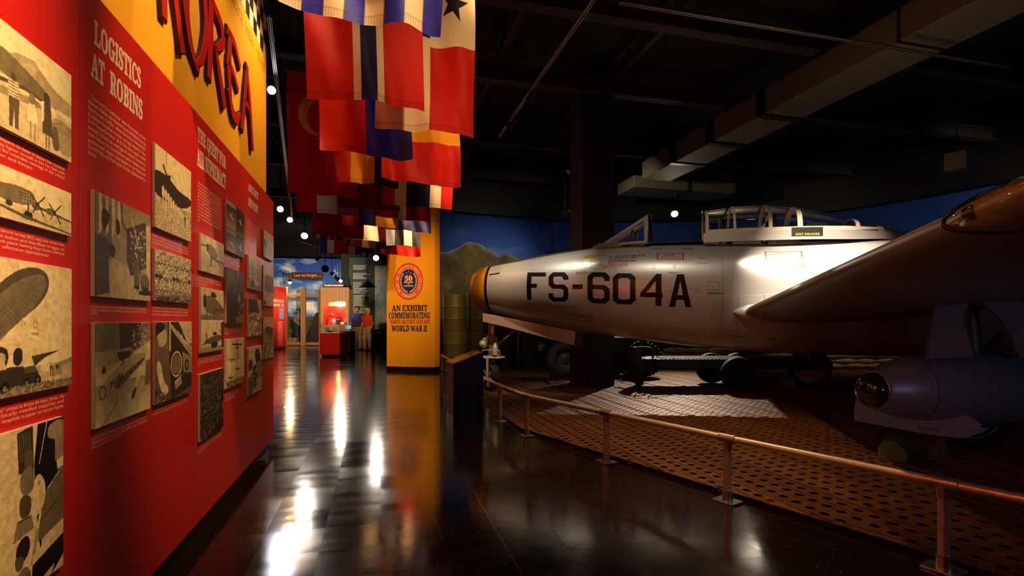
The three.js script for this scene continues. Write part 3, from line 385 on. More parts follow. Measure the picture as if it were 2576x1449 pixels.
  night(q) { q.fill(48); q.grit(200, 30, 80, 0, 0, 1, 1, .05); q.line(165, .02, [[.35, .55], [.65, .02]]); q.line(90, .02, [[.15, .3], [.9, .38]]); q.poly(90, [[0, .1], [.3, 0], [.5, .2], [0, .4]]); q.ell(150, .7, .52, .06, .09); q.poly(120, [[.75, .66], [1, .58], [1, .66], [.78, .74]]); q.text(165, 'USAF', .62, .82, .07); q.blob(28, [[.2, .5], [.6, .45], [.55, 1], [.1, 1]]); q.poly(115, [[.5, .88], [1, .8], [1, 1], [.5, 1]]); },
  pair(q) { q.grad(190, 180, 0, .5); q.fill(120, 0, .42, 1, .5); q.blob(105, [[.12, .14], [.4, .1], [.7, .18], [1, .3], [1, .42], [.4, .42], [.14, .34]]); q.blob(35, [[.08, .1], [.2, .1], [.22, .3], [.1, .32]]); q.blob(50, [[.4, .04], [.62, .06], [.66, .14], [.4, .13]]); q.line(45, .03, [[.24, .34], [.22, .48]]); q.line(45, .03, [[.55, .34], [.56, .48]]); q.poly(80, [[.6, .3], [1, .3], [1, .34], [.6, .36]]); q.fill(215, 0, .5, 1, .52); q.grad(202, 188, .52, .95); q.fill(150, 0, .92, 1, 1); q.blob(95, [[.06, .86], [.3, .78], [.7, .74], [.95, .76], [.9, .84], [.4, .88]]); q.line(60, .03, [[.2, .72], [.26, .84]]); q.line(70, .012, [[.04, .88], [.9, .78]]); q.blob(50, [[.5, .7], [.62, .68], [.7, .74], [.5, .75]]); q.poly(60, [[.86, .54], [1, .52], [1, .96], [.9, .96]]); q.blob(45, [[.4, .86], [.7, .84], [.7, .94], [.42, .96]]); },
  valley(q) { q.fill(78); q.grit(900, 40, 125, 0, 0, 1, 1, .05); q.grit(300, 30, 60, 0, 0, 1, 1, .07); for (let k = 0; k < 5; k++) q.line(120, .006, [[0, .3 + k * .16], [.4, .24 + k * .17], [1, .1 + k * .16]]); q.line(30, .06, [[1, .25], [.8, .8], [.72, 1]]); q.poly(25, [[.5, .96], [1, .84], [1, 1], [.5, 1]]); q.grit(14, 180, 215, .3, .55, .8, .72, .02); },
  formation(q) { q.grad(205, 195, 0, .45); q.fill(215, 0, .455, 1, .46); q.grad(210, 190, .47, 1); q.line(150, .06, [[.6, .2], [.66, .44]]); const jet = (cx, cy, s, v) => { q.line(v, .03 * s, [[cx, cy - .08 * s], [cx + .01, cy + .07 * s]]); q.line(v, .025 * s, [[cx - .22 * s, cy - .015 * s], [cx + .24 * s, cy + .02 * s]]); q.line(v, .02 * s, [[cx - .08 * s, cy + .06 * s], [cx + .09 * s, cy + .07 * s]]); q.ell(v, cx - .22 * s, cy - .015 * s, .03 * s, .012 * s); q.ell(v, cx + .24 * s, cy + .02 * s, .03 * s, .012 * s); }; jet(.58, .13, 1.1, 65); jet(.3, .43, .6, 80); jet(.64, .66, .6, 40); jet(.24, .8, .6, 40); q.grit(260, 50, 150, 0, .86, 1, 1, .04); },
  depot(q) { q.grad(190, 165, 0, 1); q.grit(260, 60, 225, 0, .2, 1, 1, .05); q.line(225, .05, [[.62, 0], [.62, .6]]); q.line(80, .03, [[.7, .05], [.72, .6]]); for (let k = 0; k < 6; k++) q.man(60 + 40 * (k % 3), .2 + k * .12, .95 - (k % 2) * .12, .4, 70); q.blob(60, [[0, .3], [.3, .4], [.2, 1], [0, 1]]); },
  engine(q) { q.grad(185, 120, 0, 1); q.poly(150, [[0, .3], [1, .2], [1, .6], [0, .66]]); q.blob(205, [[.3, .68], [.8, .66], [.9, .8], [.4, .86]]); q.grit(240, 50, 215, 0, .25, 1, 1, .05); for (const k of [.15, .3, .75]) q.line(70, .02, [[k, .1], [k + .05, .7]]); q.blob(40, [[.1, .75], [.4, .7], [.4, .95], [.1, .95]]); },
  trees(q) { q.grad(198, 190, 0, 1); q.blob(110, [[.15, .3], [.5, .16], [.95, .26], [1, .5], [.5, .6], [.1, .52]]); q.grit(320, 60, 170, .1, .2, 1, .6, .05); q.line(60, .02, [[.5, .5], [.48, .7]]); for (let k = 0; k < 4; k++) q.man(70, .3 + k * .15, .74, .2, 60); q.fill(195, 0, .74, 1, 1); q.blob(50, [[.0, .9], [.2, .86], [.3, .96], [.1, 1]]); },
  hangar(q) { q.fill(178); q.poly(38, [[0, 0], [.6, 0], [.85, .42], [.3, .36], [0, .46]]); q.grit(420, 50, 225, 0, .35, 1, 1, .06); q.line(205, .06, [[.1, .95], [.95, .35]]); q.line(70, .03, [[.1, .5], [.9, .62]]); for (let k = 0; k < 4; k++) q.man(80, .2 + k * .2, .98, .3, 120); },
  chief(q) { q.grad(190, 175, 0, 1); q.blob(38, [[.5, .05], [.78, .05], [.95, .3], [.9, .5], [.6, .42], [.45, .2]]); q.blob(70, [[0, .25], [.25, .24], [.3, .4], [.1, .5], [0, .45]]); q.poly(120, [[.2, .42], [1, .3], [1, .7], [.3, .7]]); q.blob(45, [[.3, .4], [.6, .4], [.62, .9], [.3, .9]]); q.poly(90, [[0, .62], [.4, .6], [.3, 1], [0, 1]]); q.ell(205, .55, .52, .04, .06); q.grit(160, 40, 190, .1, .5, 1, 1, .05); },
  field(q) { q.grad(195, 185, 0, .4); q.grit(420, 40, 200, 0, .25, 1, 1, .06); q.blob(70, [[.2, .2], [.9, .26], [.95, .45], [.2, .42]]); for (let k = 0; k < 7; k++) q.man(60 + 30 * (k % 4), .12 + k * .13, .98 - (k % 3) * .08, .36, 120, 200); },
};
{
  const edge = std(0xc9b5ac, .7), list = [   // art, label, left X, right X, top y, bottom y, anchor side of those y's
    ['family', 'mounted photo of a family watching a parked aircraft', -14, 179, 189, 411, 'r'],
    ['bomber', 'mounted photo of a four engine bomber seen from its glazed nose', -14, 179, 486, 596, 'r'],
    ['airlift', 'mounted photo of a wing above a transport aircraft and a truck', -14, 180, 676, 968, 'r'],
    ['loading', 'mounted photo of men lifting a sack into an aircraft door', -14, 159, 1046, 1421, 'r'],
    ['workshop', 'mounted photo of a workshop with a worker by engine racks', 237, 378, 477, 746, 'l'],
    ['parade', 'mounted photo of a row of men standing under a propeller', 389, 480, 358, 571, 'l'],
    ['rows', 'mounted aerial photo of rows of stored aircraft', 389, 480, 623, 756, 'l'],
    ['thunder', 'mounted photo of a jet nose marked PS-584', 238, 378, 811, 1081, 'l'],
    ['mechanic', 'mounted photo of a mechanic reaching into an engine', 390, 482, 809, 1020, 'l'],
    ['sabre', 'mounted photo of a parked jet with an open nose intake', 504, 563, 585, 681, 'l'],
    ['guncam', 'mounted photo of four gun camera frames with small bright aircraft', 569.6, 614, 500, 629.5, 'l'],
    ['night', 'mounted photo of a very dark night scene with a bright oblique streak', 569.6, 613.5, 671, 813.7, 'l'],
    ['pair', 'mounted board of two stacked photos of parked fighters', 505, 562.5, 720.6, 889.5, 'l'],
    ['formation', 'mounted board of two stacked photos of jets in flight', 568, 613.7, 854, 980, 'l'],
    ['valley', 'mounted dark aerial photo of a valley, lowest on the quest panel', 503, 561.6, 942, 1113, 'l'],
    ['depot', 'mounted photo of a crew round a tall pale post', 663, 688, 575.5, 645, 'l'],
    ['engine', 'mounted photo of crew working on an engine by bare masts', 625, 658, 640, 726, 'l'],
    ['trees', 'mounted photo of men standing under a broad tree', 662, 688, 666.6, 768, 'l'],
    ['hangar', 'mounted photo of a crew under a dark hangar roof', 625, 658, 749, 847.6, 'l'],
    ['chief', 'mounted photo of a crew chief beside a dark engine cowling', 625, 658, 875, 998, 'l'],
    ['field', 'mounted photo of men at work in a field, tallest by the wall end', 662, 688, 798, 906, 'l'],
  ];
  list.forEach(([art, label, X0, X1, y0, y1, side], i) => {
    const T = .013, a = WALL_A + T, A = side === 'l' ? X0 : X1, b0 = onWall(X0, y0, a).b, b1 = onWall(X1, y0, a).b, ht = onWall(A, y0, a).h, hb = onWall(A, y1, a).h, w = b1 - b0, h = ht - hb;
    const o = thing('mounted_photograph', label, 'photograph', W(WALL_A + .0006, b0, hb), WTURN, 'photographs mounted on the red text wall');
    part('board', rbx(w, h, T - .001, w / 2, h / 2, T / 2 - .0005, .002, 1), edge, o, 'pale board edge');
    const px = i < 9 ? 620 : 340, s = Math.sqrt(w / h), tex = canvasTex(Math.round(px * s), Math.round(px / s), (x, cw, ch) => { const q = painter(x, cw, ch, 100 + i); q.fill(180); ART[art](q); q.grain(); });
    part('print', new THREE.PlaneGeometry(w - .003, h - .003).translate(w / 2, h / 2, T + .0004), std(0xffffff, .5, 0, { map: tex }), o, 'black and white print');
  });
}

// ---------------------------------------------------------------- hanging flags
{
  const C = { red: '#c8180f', blue: '#2b2fc0', navy: '#16124c', white: '#ead9b8', yellow: '#e69a12', orange: '#e0561c', green: '#123020', black: '#141214', pale: '#d8c6b4', grey: '#8d8f9e', dark: '#8a0d0a', cobalt: '#2d3fb0' };
  const bars = (...cs) => (x, w, h) => { let p = 0; const tot = cs.reduce((s, c) => s + c[1], 0); for (const [c, k] of cs) { x.fillStyle = C[c]; x.fillRect(p * w / tot, 0, k * w / tot + 1, h); x.fillStyle = 'rgba(0,0,0,.25)'; if (p) x.fillRect(p * w / tot - 1, 0, 2, h); p += k; } };
  const star = (x, cx, cy, r, c, rot = 0) => { x.fillStyle = c; x.beginPath(); for (let k = 0; k < 10; k++) { const a = rot + k * Math.PI / 5, q = k % 2 ? r * .4 : r; x.lineTo(cx + q * Math.sin(a), cy - q * Math.cos(a)); } x.closePath(); x.fill(); };
  const hem = (f) => (x, w, h) => { f(x, w, h); x.fillStyle = 'rgba(0,0,0,.16)'; x.fillRect(0, h * .965, w, 2); for (let k = 0; k < w; k += 4) { x.fillStyle = 'rgba(0,0,0,.12)'; x.fillRect(k, h * .965, 2, h * .03); } };
  const list = [   // look, label, left X, right X, bottom y at its left end, drawing, bottom height, swing
    ['flag with nine blue and white stripes, nearest in the hanging rows', 652, 1113, 12, bars(['blue', 1], ['white', 1], ['blue', 1], ['white', 1], ['blue', 1], ['white', 1], ['blue', 1], ['white', 1], ['blue', 1]), 2.7, 1],
    ['red flag with a blue and white upright bar', 766, 1064, 246, (x, w, h) => { x.fillStyle = C.red; x.fillRect(0, 0, w, h); x.fillStyle = C.white; x.fillRect(w * .39, 0, w * .26, h); x.fillRect(0, h * .3, w, h * .17); x.fillStyle = C.navy; x.fillRect(w * .455, 0, w * .135, h); x.fillRect(0, h * .345, w, h * .085); }, 2.7, .7],
    ['quartered flag of red, white and blue with a dark star', 945, 1192, 326, (x, w, h) => { x.fillStyle = C.white; x.fillRect(0, 0, w, h); x.fillStyle = C.navy; x.fillRect(0, 0, w * .54, h * .5); x.fillStyle = C.red; x.fillRect(w * .54, h * .545, w * .46, h); star(x, w * .78, h * .32, w * .15, '#100c0e', .2); }, 2.7, 1],
    ['flag half red and half satin blue', 803, 1036, 384, bars(['red', 1], ['blue', 1]), 2.7, 1.4],
    ['red flag with a yellow band across it', 957, 1157, 453, (x, w, h) => { x.fillStyle = C.red; x.fillRect(0, 0, w, h); x.fillStyle = C.yellow; x.fillRect(0, h * .34, w, h * .36); }, 2.7, 1.1],
    ['red, yellow and black upright tricolour flag', 816, 1001, 460, bars(['red', 1], ['yellow', 1], ['black', 1]), 2.7, 1.2],
    ['red flag with a pale crescent and star', 722, 897, 487, (x, w, h) => { x.fillStyle = C.red; x.fillRect(0, 0, w, h); x.fillStyle = '#d9a75c'; x.beginPath(); x.arc(w * .42, h * .34, w * .26, 0, 7); x.fill(); x.fillStyle = C.red; x.beginPath(); x.arc(w * .5, h * .36, w * .215, 0, 7); x.fill(); star(x, w * .48, h * .54, w * .1, '#d9a75c', .9); }, 2.7, .6],
    ['red flag with white and dark blue upright stripes', 963, 1138, 516, bars(['red', 1], ['white', 1], ['navy', 2], ['white', 1], ['red', 1]), 2.7, .5],
    ['plain dark red flag behind the crescent flag', 849, 1003, 522, bars(['dark', 1]), 2.7, .7],
    ['red, pale and grey-blue upright tricolour flag', 747, 899, 536, bars(['red', 1], ['pale', 1], ['grey', 1]), 2.7, .5],
    ['red flag with one white upright stripe', 945, 1083, 549, bars(['red', 42], ['white', 16], ['red', 44]), 2.7, 1.3],
    ['red, navy and yellow upright tricolour flag', 859, 1001, 566, bars(['red', 1], ['navy', 1], ['yellow', 1.4]), 2.7, .8],
    ['plain dark navy flag beside the yellow column', 959, 1083, 579, bars(['navy', 1]), 2.7, 1.0],
    ['plain bright red flag over the far track lights', 786, 914, 592, bars(['red', 1]), 2.7, 1.4],
    ['green, pale and orange upright tricolour flag', 873, 989, 604, bars(['green', 1], ['pale', 1], ['orange', 1]), 2.7, .6],
    ['blue flag with crossed red and white bars', 797, 874, 604, (x, w, h) => { x.fillStyle = C.cobalt; x.fillRect(0, 0, w, h); x.lineWidth = w * .16; x.strokeStyle = C.white; x.beginPath(); x.moveTo(0, 0); x.lineTo(w, h); x.moveTo(w, 0); x.lineTo(0, h); x.stroke(); x.fillStyle = C.white; x.fillRect(w * .36, 0, w * .28, h); x.fillStyle = C.red; x.fillRect(w * .42, 0, w * .16, h); x.fillRect(0, h * .44, w, h * .12); }, 2.76, 1],
    ['black and pale upright striped flag beside the column', 970, 1057, 618, bars(['grey', 1], ['black', 1], ['pale', 1], ['black', 1]), 2.6, .6],
    ['dark red, pale and cobalt upright tricolour flag', 873, 981, 621, bars(['dark', 1], ['pale', 1], ['cobalt', 1]), 2.6, .7],
    ['blue, white and red five striped flag over the far lamps', 807, 912, 639, bars(['cobalt', 1], ['white', 1], ['red', 2], ['white', 1], ['cobalt', 1]), 2.6, 1.1],
    ['dark blue flag behind the five striped flag', 905, 966, 636, bars(['navy', 1]), 2.55, .6],
    ['short plain red flag in front of the yellow column', 957, 1057, 641, bars(['red', 1]), 2.52, 1.3],
  ];
  list.forEach(([label, X0, X1, y0, draw, hb, swing], i) => {
    const d0 = FOCAL * (hb - EYE) / (HORIZON - y0), x0 = (X0 - 1288) / FOCAL * d0, q = (X1 - 1288) / FOCAL, w = (q * d0 - x0) / (CT - q * ST), L = i === 2 ? 1.62 : 1.5, r = rng(40 + i);
    const o = thing('hanging_flag', 'hanging ' + label, 'flag', P(x0, hb, d0), TURN, 'flags hung in rows over the aisle');
    const ph = r() * 9, ph2 = r() * 9, sag = (r() - .3) * .05 * swing;
    const fold = (u, v) => { const k = (1 - v), e = .35 + .65 * k; return 1.35 * swing * e * (.026 * Math.sin(u * 8 + ph + k * 2.5) + .016 * Math.sin(u * 17 - k * 6 + ph2) + .06 * (fbm(u * 3 + v * 2 + ph, v * 3 - u * 1.5 + ph2, 3) - .5) + .02 * Math.sin(u * 5 + v * 9 + ph2) + .012 * Math.abs(Math.sin(u * 11 + v * 6 + ph))); };
    const cloth = grid(40, 36, (u, v) => { const k = (1 - v) * (1 - v); return [u * w + .012 * Math.sin(v * 5 + ph) * (1 - v), v * L + sag * k * Math.sin(u * 3.1) - .03 * k * (u - .5) * swing, fold(u, v), u, v]; });
    const tex = canvasTex(256, 384, hem(draw));
    part('cloth', cloth, phys(0xffffff, { map: tex, roughness: .6, specularIntensity: .45, transmission: .18, thickness: 0, side: THREE.DoubleSide, bumpMap: wavy, bumpScale: .002 }), o);
    part('sleeve_rod', rod([-.03, L, 0], [w + .03, L, 0], .009), M.darkSteel, o);
    for (const q of [.02, w - .02]) part('hanging_wire', rod([q, L, 0], [q, CEIL - hb, 0], .0025, .0025, 5), M.darkSteel, o);
  });
}

// ---------------------------------------------------------------- the silver jet. local x = towards the tail, y = up, z = towards the aisle
{
  const PHI = 17 * Math.PI / 180, jet = thing('jet_fighter', 'silver jet fighter with yellow nose ring and black code FS-604A', 'aircraft', P(-.31, .01, 8.35), -PHI);
  // stations: t, top, bottom, half width, squareness
  const ST_ = [[-.26, 1.94, 1.37, .285, 2], [-.24, 1.975, 1.34, .317, 2], [-.18, 2.005, 1.315, .345, 2], [-.08, 2.03, 1.3, .365, 2], [.02, 2.05, 1.285, .385, 2], [.38, 2.11, 1.19, .46, 2], [.93, 2.19, 1.08, .545, 2.05], [1.4, 2.235, .99, .595, 2.15], [1.79, 2.26, .945, .615, 2.3], [2.25, 2.268, .88, .63, 2.5], [2.93, 2.25, .8, .64, 2.6], [3.52, 2.225, .755, .645, 2.6], [4.2, 2.205, .71, .645, 2.6], [4.87, 2.2, .69, .64, 2.6], [5.7, 2.19, .69, .63, 2.5], [6.5, 2.16, .74, .6, 2.3], [7.5, 2.1, .85, .53, 2.1], [8.6, 2.03, 1.0, .45, 2], [9.8, 1.95, 1.17, .36, 2]];
  const at = (t) => { let i = 0; while (i < ST_.length - 2 && ST_[i + 1][0] < t) i++; const a = ST_[i], b = ST_[i + 1], k = clamp((t - a[0]) / (b[0] - a[0]), 0, 1); const p = ST_[Math.max(0, i - 1)], n = ST_[Math.min(ST_.length - 1, i + 2)]; return a.map((v, j) => { const m0 = (b[j] - p[j]) / (b[0] - p[0] || 1) * (b[0] - a[0]), m1 = (n[j] - a[j]) / (n[0] - a[0] || 1) * (b[0] - a[0]), k2 = k * k, k3 = k2 * k; return (2 * k3 - 3 * k2 + 1) * v + (k3 - 2 * k2 + k) * m0 + (-2 * k3 + 3 * k2) * b[j] + (k3 - k2) * m1; }); };
  const sec = (t, th) => { const [, top, bot, hw, p] = at(t), cy = (top + bot) / 2, ry = (top - bot) / 2, c = Math.cos(th), s = Math.sin(th), e = c > 0 ? 2 / p : 1; return [cy + ry * Math.sign(c) * Math.pow(Math.abs(c), e), hw * Math.sign(s) * Math.pow(Math.abs(s), c > 0 ? 2 / p : 1)]; };
  const thOf = (t, h) => { const [, top, bot, , p] = at(t), cy = (top + bot) / 2, ry = (top - bot) / 2, k = clamp((h - cy) / ry, -1, 1); return k > 0 ? Math.acos(Math.pow(k, p / 2)) : Math.acos(k); };
  const T0 = -.3, T1 = 5.84, CW = 2048, CH = 1024;
  const to = (t, h) => [(t - T0) / (T1 - T0) * CW, thOf(t, h) / Math.PI * CH];
  const fromPx = (X, y) => { const q = (X - 1288) / FOCAL, s = Math.sin(PHI), c = Math.cos(PHI), n = -.6; const t = (q * (8.35 + c * n) - (-.31 + s * n)) / (c + s * q), z = 8.35 - s * t + c * n; return [t, (HORIZON - y) / FOCAL * z + EYE]; };
  const px = (X, y) => to(...fromPx(X, y));
  const paint = canvasTex(CW, CH, (x) => {
    const r = rng(5);
    x.fillStyle = '#c9c6c0'; x.fillRect(0, 0, CW, CH);
    const poly = (pts, f, stroke) => { x.beginPath(); pts.forEach((p, i) => i ? x.lineTo(...p) : x.moveTo(...p)); if (stroke) { x.strokeStyle = stroke; x.stroke(); } else { x.closePath(); x.fillStyle = f; x.fill(); } };
    const region = (pts, f) => poly(pts.map((p) => px(...p)), f);
    const seam = (pts, c = 'rgba(40,36,32,.55)', w = 1.6) => { x.lineWidth = w; poly(pts.map((p) => px(...p)), null, c); };
    // skin sheets of slightly different tone
    region([[1246, 660], [1372, 648], [1508, 622], [1470, 680], [1246, 690]], '#d6d4cf'); region([[1780, 620], [2300, 610], [2300, 760], [1790, 760]], '#c3c0ba'); region([[1790, 760], [2400, 760], [2400, 900], [1790, 900]], '#bdb9b2');
    // anti-glare panel along the top
    x.fillStyle = '#6b6136'; x.beginPath(); x.moveTo(...to(.03, 3)); for (let t = .03; t <= 1.7; t += .05) { const q = to(t, 3); x.lineTo(q[0], (.155 - .025 * t + .02 * Math.sin(t * 2)) * CH); } x.lineTo(to(1.72, 3)[0], .155 * CH); x.lineTo(to(2.44, 3)[0], .165 * CH); x.lineTo(to(2.5, 3)[0], .12 * CH); x.lineTo(to(2.5, 3)[0], 0); x.closePath(); x.fill();
    for (let t = 3.9; t < T1; t += .1) { x.fillStyle = '#6b6136'; x.fillRect(to(t, 3)[0], 0, 36, CH * clamp((t - 3.9) * .07, 0, .12)); }
    // yellow nose ring and black band
    x.fillStyle = '#eda413'; x.fillRect(0, 0, (-.015 - T0) / (T1 - T0) * CW, CH); x.fillStyle = '#15120f'; x.fillRect((-.015 - T0) / (T1 - T0) * CW, 0, .045 / (T1 - T0) * CW, CH);
    // seams and rivet lines
    seam([[1246, 682], [1290, 679], [1466, 681], [1510, 622], [1516, 612]]); seam([[1452, 678], [1458, 646]]); seam([[1460, 679], [1466, 645]]);
    seam([[1816, 620], [1818, 700], [1816, 800], [1812, 870]]); seam([[1857, 742], [1857, 830], [1856, 870]]); seam([[1854, 822], [1912, 824], [2050, 827]], 'rgba(225,220,210,.7)'); seam([[1857, 746], [1920, 742], [2000, 732]], 'rgba(240,236,228,.8)', 2.2); seam([[1919, 741], [1923, 756]]); seam([[1470, 728], [1700, 734]], 'rgba(70,40,30,.5)'); seam([[1246, 700], [1480, 715], [1850, 735]], 'rgba(60,52,46,.18)'); seam([[1640, 625], [2190, 622]], 'rgba(40,36,32,.5)');
    const rivets = (a, b, n, c = 'rgba(60,54,48,.5)') => { for (let i = 0; i <= n; i++) { const p = px(lerp(a[0], b[0], i / n), lerp(a[1], b[1], i / n)); x.fillStyle = c; x.fillRect(p[0], p[1], 2, 2); } };
    rivets([1250, 685], [1462, 684], 60); rivets([1600, 731], [1700, 734], 40); rivets([1780, 627], [2200, 626], 80, 'rgba(230,225,215,.9)'); rivets([1820, 640], [1820, 860], 40); rivets([1466, 684], [1508, 626], 24);
    const rr = (X0, y0, X1, y1, c, w) => { const a = px(X0, y0), b = px(X1, y1); x.strokeStyle = c; x.lineWidth = w; x.strokeRect(a[0], a[1], b[0] - a[0], b[1] - a[1]); };
    rr(1486, 656, 1513, 676, 'rgba(60,54,48,.7)', 1.4); rr(1780, 710, 1809, 730, 'rgba(60,54,48,.7)', 1.4); rr(2042, 654, 2081, 690, 'rgba(60,54,48,.6)', 1.4);
    // code letters, drawn in metres on the side of the fuselage
    const glyph = (X0, X1, yt, yb, polys, c = '#0e0d0c') => { x.fillStyle = c; for (const p of polys) { x.beginPath(); let first = true; const n = p.length; for (let i = 0; i < n; i++) { const a = p[i], b = p[(i + 1) % n]; for (let k = 0; k < 6; k++) { const u = lerp(a[0], b[0], k / 6), v = lerp(a[1], b[1], k / 6), q = px(lerp(X0, X1, u), lerp(lerp(yt[0], yt[1], u), lerp(yb[0], yb[1], u), v)); first ? x.moveTo(...q) : x.lineTo(...q); first = false; } } x.closePath(); x.fill(); } };
    const k = .24, v = .15, e = .2;   // stroke width, stroke height, corner cut
    glyph(1321, 1370, [685, 686], [755, 756], [[[0, 0], [1, 0], [1, v], [0, v]], [[0, 0], [k, 0], [k, 1], [0, 1]], [[0, .42], [.55, .42], [.55, .42 + v], [0, .42 + v]]]);
    glyph(1378, 1429, [685, 686], [760, 761], [[[e, 0], [1 - e, 0], [1, .15], [1, .26], [1 - k, .26], [1 - k - .08, v], [e + .1, v], [k, .2], [k, .33], [e + .12, .42], [1 - e, .42], [1, .55], [1, .87], [1 - e, 1], [e, 1], [0, .87], [0, .72], [k, .72], [k, .82], [k + .08, .86], [1 - k - .1, .86], [1 - k, .8], [1 - k, .62], [1 - k - .08, .57], [e, .57], [0, .44], [0, .14]]]);
    glyph(1440, 1466, [717, 717], [729, 729], [[[0, 0], [1, 0], [1, 1], [0, 1]]]);
    const ringG = (o, i) => [...o, o[0], i[0], ...i.slice(1).reverse(), i[0]];
    const oct = [[e, 0], [1 - e, 0], [1, .13], [1, .87], [1 - e, 1], [e, 1], [0, .87], [0, .13]], octI = [[k + .1, v], [1 - k - .1, v], [1 - k, .2], [1 - k, .8], [1 - k - .1, 1 - v], [k + .1, 1 - v], [k, .8], [k, .2]];
    glyph(1478, 1534, [686, 687], [764, 766], [[[e, 0], [1 - e, 0], [1, .13], [1, .28], [1 - k, .28], [1 - k, .2], [1 - k - .1, v], [k + .1, v], [k, .2], [k, .4], [1 - e, .4], [1, .53], [1, .87], [1 - e, 1], [e, 1], [0, .87], [0, .13]]]);
    glyph(1478, 1534, [686, 687], [764, 766], [[[k + .02, .55], [1 - k - .08, .55], [1 - k, .61], [1 - k, .8], [1 - k - .1, .85], [k + .1, .85], [k, .8], [k, .57]]], '#cbc8c2');
    glyph(1542, 1599, [689, 690], [767, 768], [oct]); glyph(1542, 1599, [689, 690], [767, 768], [octI], '#cbc8c2');
    glyph(1611, 1667, [690, 691], [770, 772], [[[.72, 0], [.95, 0], [.95, .6], [1, .6], [1, .74], [.95, .74], [.95, 1], [.68, 1], [.68, .74], [0, .74], [0, .6]]]); glyph(1611, 1667, [690, 691], [770, 772], [[[.69, .22], [.69, .59], [.26, .59]]], '#cbc8c2');
    glyph(1683, 1739, [692, 692], [774, 775], [[[.36, 0], [.66, 0], [1, 1], [.74, 1], [.67, .78], [.34, .78], [.26, 1], [0, 1]]]); glyph(1683, 1739, [692, 692], [774, 775], [[[.5, .2], [.63, .64], [.37, .64]]], '#cbc8c2');
    // stencils
    const st = (s, X0, X1, y, size, c = '#2b2622') => { const a = px(X0, y), b = px(X1, y), d = px(X0, y + size); fitText(x, s, a[0], b[0], a[1], (d[1] - a[1]) * 1.25, 'bold $px sans-serif', c); };
    st('NO STEP', 1637, 1666, 626, 5); st('NO STEP', 1714, 1744, 626, 5);
    st('U.S. AIR FORCE F-84E-25-RE', 1530, 1622, 648.5, 5); st('A.F. SER NO. 51-604A', 1530, 1599, 653.5, 5); st('THIS AIRCRAFT IS BUILT', 1529, 1566, 657, 2.6); st('SERVICE THIS AIRPLANE WITH GRADE JP-1', 1529, 1602, 659.5, 2.8); st('FUEL. IF NOT AVAILABLE IN CASE OF', 1528, 1601, 662.3, 2.8); st('EMERGENCY', 1527, 1547, 665.5, 2.6);
    const RD = '#c23a1f'; st('FULL TO CAPACITY. AFTER FUEL', 1516, 1581, 669, 3, RD); st('WHEN BOOSTER IS INSTALLED BE', 1516, 1578, 672, 3, RD); st('SURE TO USE OXYGEN FROM TANK', 1515, 1579, 675, 3, RD); st('USE BE SAFE BEFORE', 1515, 1561, 677.8, 2.6, RD); st('FUEL FILLER', 1487, 1512, 668.5, 2.6);
    st('SERVICE TANK', 1448, 1474, 688, 2.6); st('ONLY WHEN SYSTEM', 1447, 1486, 690.8, 2.6); st('IS RETRACTED', 1447, 1475, 693.6, 2.6, RD);
    rr(1654, 637, 1719, 654, '#c2301c', 5); st('WARNING', 1669, 1700, 643.5, 4, RD); st('THIS AIRPLANE CONTAINS A SEAT', 1660, 1711, 648, 2.6, RD); st('CATAPULT AND CANOPY REMOVER', 1660, 1714, 651, 2.6, RD);
    rr(1929, 632, 2021, 672, '#e2502c', 6); st('WARNING', 1957, 1986, 637.5, 3.6, RD); st('EMERGENCY REMOVAL OF CANOPY', 1935, 2014, 641, 2.6, RD); st('REMOVE DOOR', 1936, 1968, 643.7, 2.6, RD); st('EXPLODE CANOPY REMOVER BY', 1936, 2008, 646.4, 2.6, RD); st('PULLING CABLE', 1936, 1980, 649, 2.6, RD); st('STAND CLEAR', 1936, 2006, 652, 2.6, RD);
    st('CANOPY', 1757, 1779, 651, 3); st('CLOSE  BACK', 1753, 1783, 664, 2.6); st('SILVER MOUNT', 1679, 1712, 688, 3); st('CONTROL', 1683, 1701, 691, 2.6); st('ELEVATOR BOLT &', 1779, 1820, 738, 3.2); st('HYDRAULIC DRAIN', 1780, 1820, 741.5, 3); st('LINE', 1780, 1790, 745, 2.6); st('CONTAINER', 2040, 2082, 671, 2.6); st('NO PUSH', 1935, 1960, 858, 6, 'rgba(40,34,30,.7)'); st('JACK PAD LINE', 1833, 1886, 848, 4, 'rgba(40,34,30,.7)');
    for (const [X, y] of [[1548, 683], [1645, 671], [1645, 677], [1696, 671], [1696, 676], [1602, 757], [1602, 766], [1752, 731], [1752, 738], [1790, 792], [1790, 802]]) st('165', X - 4, X + 4, y, 2.6);
    st('HYDRAULIC FLUID SHOULD BE', 1428, 1488, 793, 3); st('CHECKED WITH GEAR DOWN AND', 1430, 1488, 797, 3); st('ACCUMULATOR EMPTY', 1430, 1490, 806, 2.6); st('FUEL DRAIN', 1386, 1408, 800, 2.4);
    { const a = px(1397, 808), b = px(1403, 808); x.strokeStyle = '#a5402c'; x.lineWidth = 2.4; x.beginPath(); x.ellipse(a[0], a[1], b[0] - a[0], (b[0] - a[0]) * 1.2, 0, 0, 7); x.stroke(); }
    region([[1464, 641], [1500, 638], [1492, 650], [1463, 650]], '#d8cf2a'); for (let i = 0; i < 8; i++) st('AA', 1467 + (i % 4) * 7, 1472 + (i % 4) * 7, 643.5 + (i > 3 ? 4 : 0), 2, '#5d5a12');
    // wear: fine scratches and stains
    for (let i = 0; i < 900; i++) { x.fillStyle = r() > .5 ? 'rgba(255,250,240,.05)' : 'rgba(50,40,30,.05)'; x.fillRect(r() * CW, r() * CH, 4 + r() * 40, 1 + r() * 2); }
  });
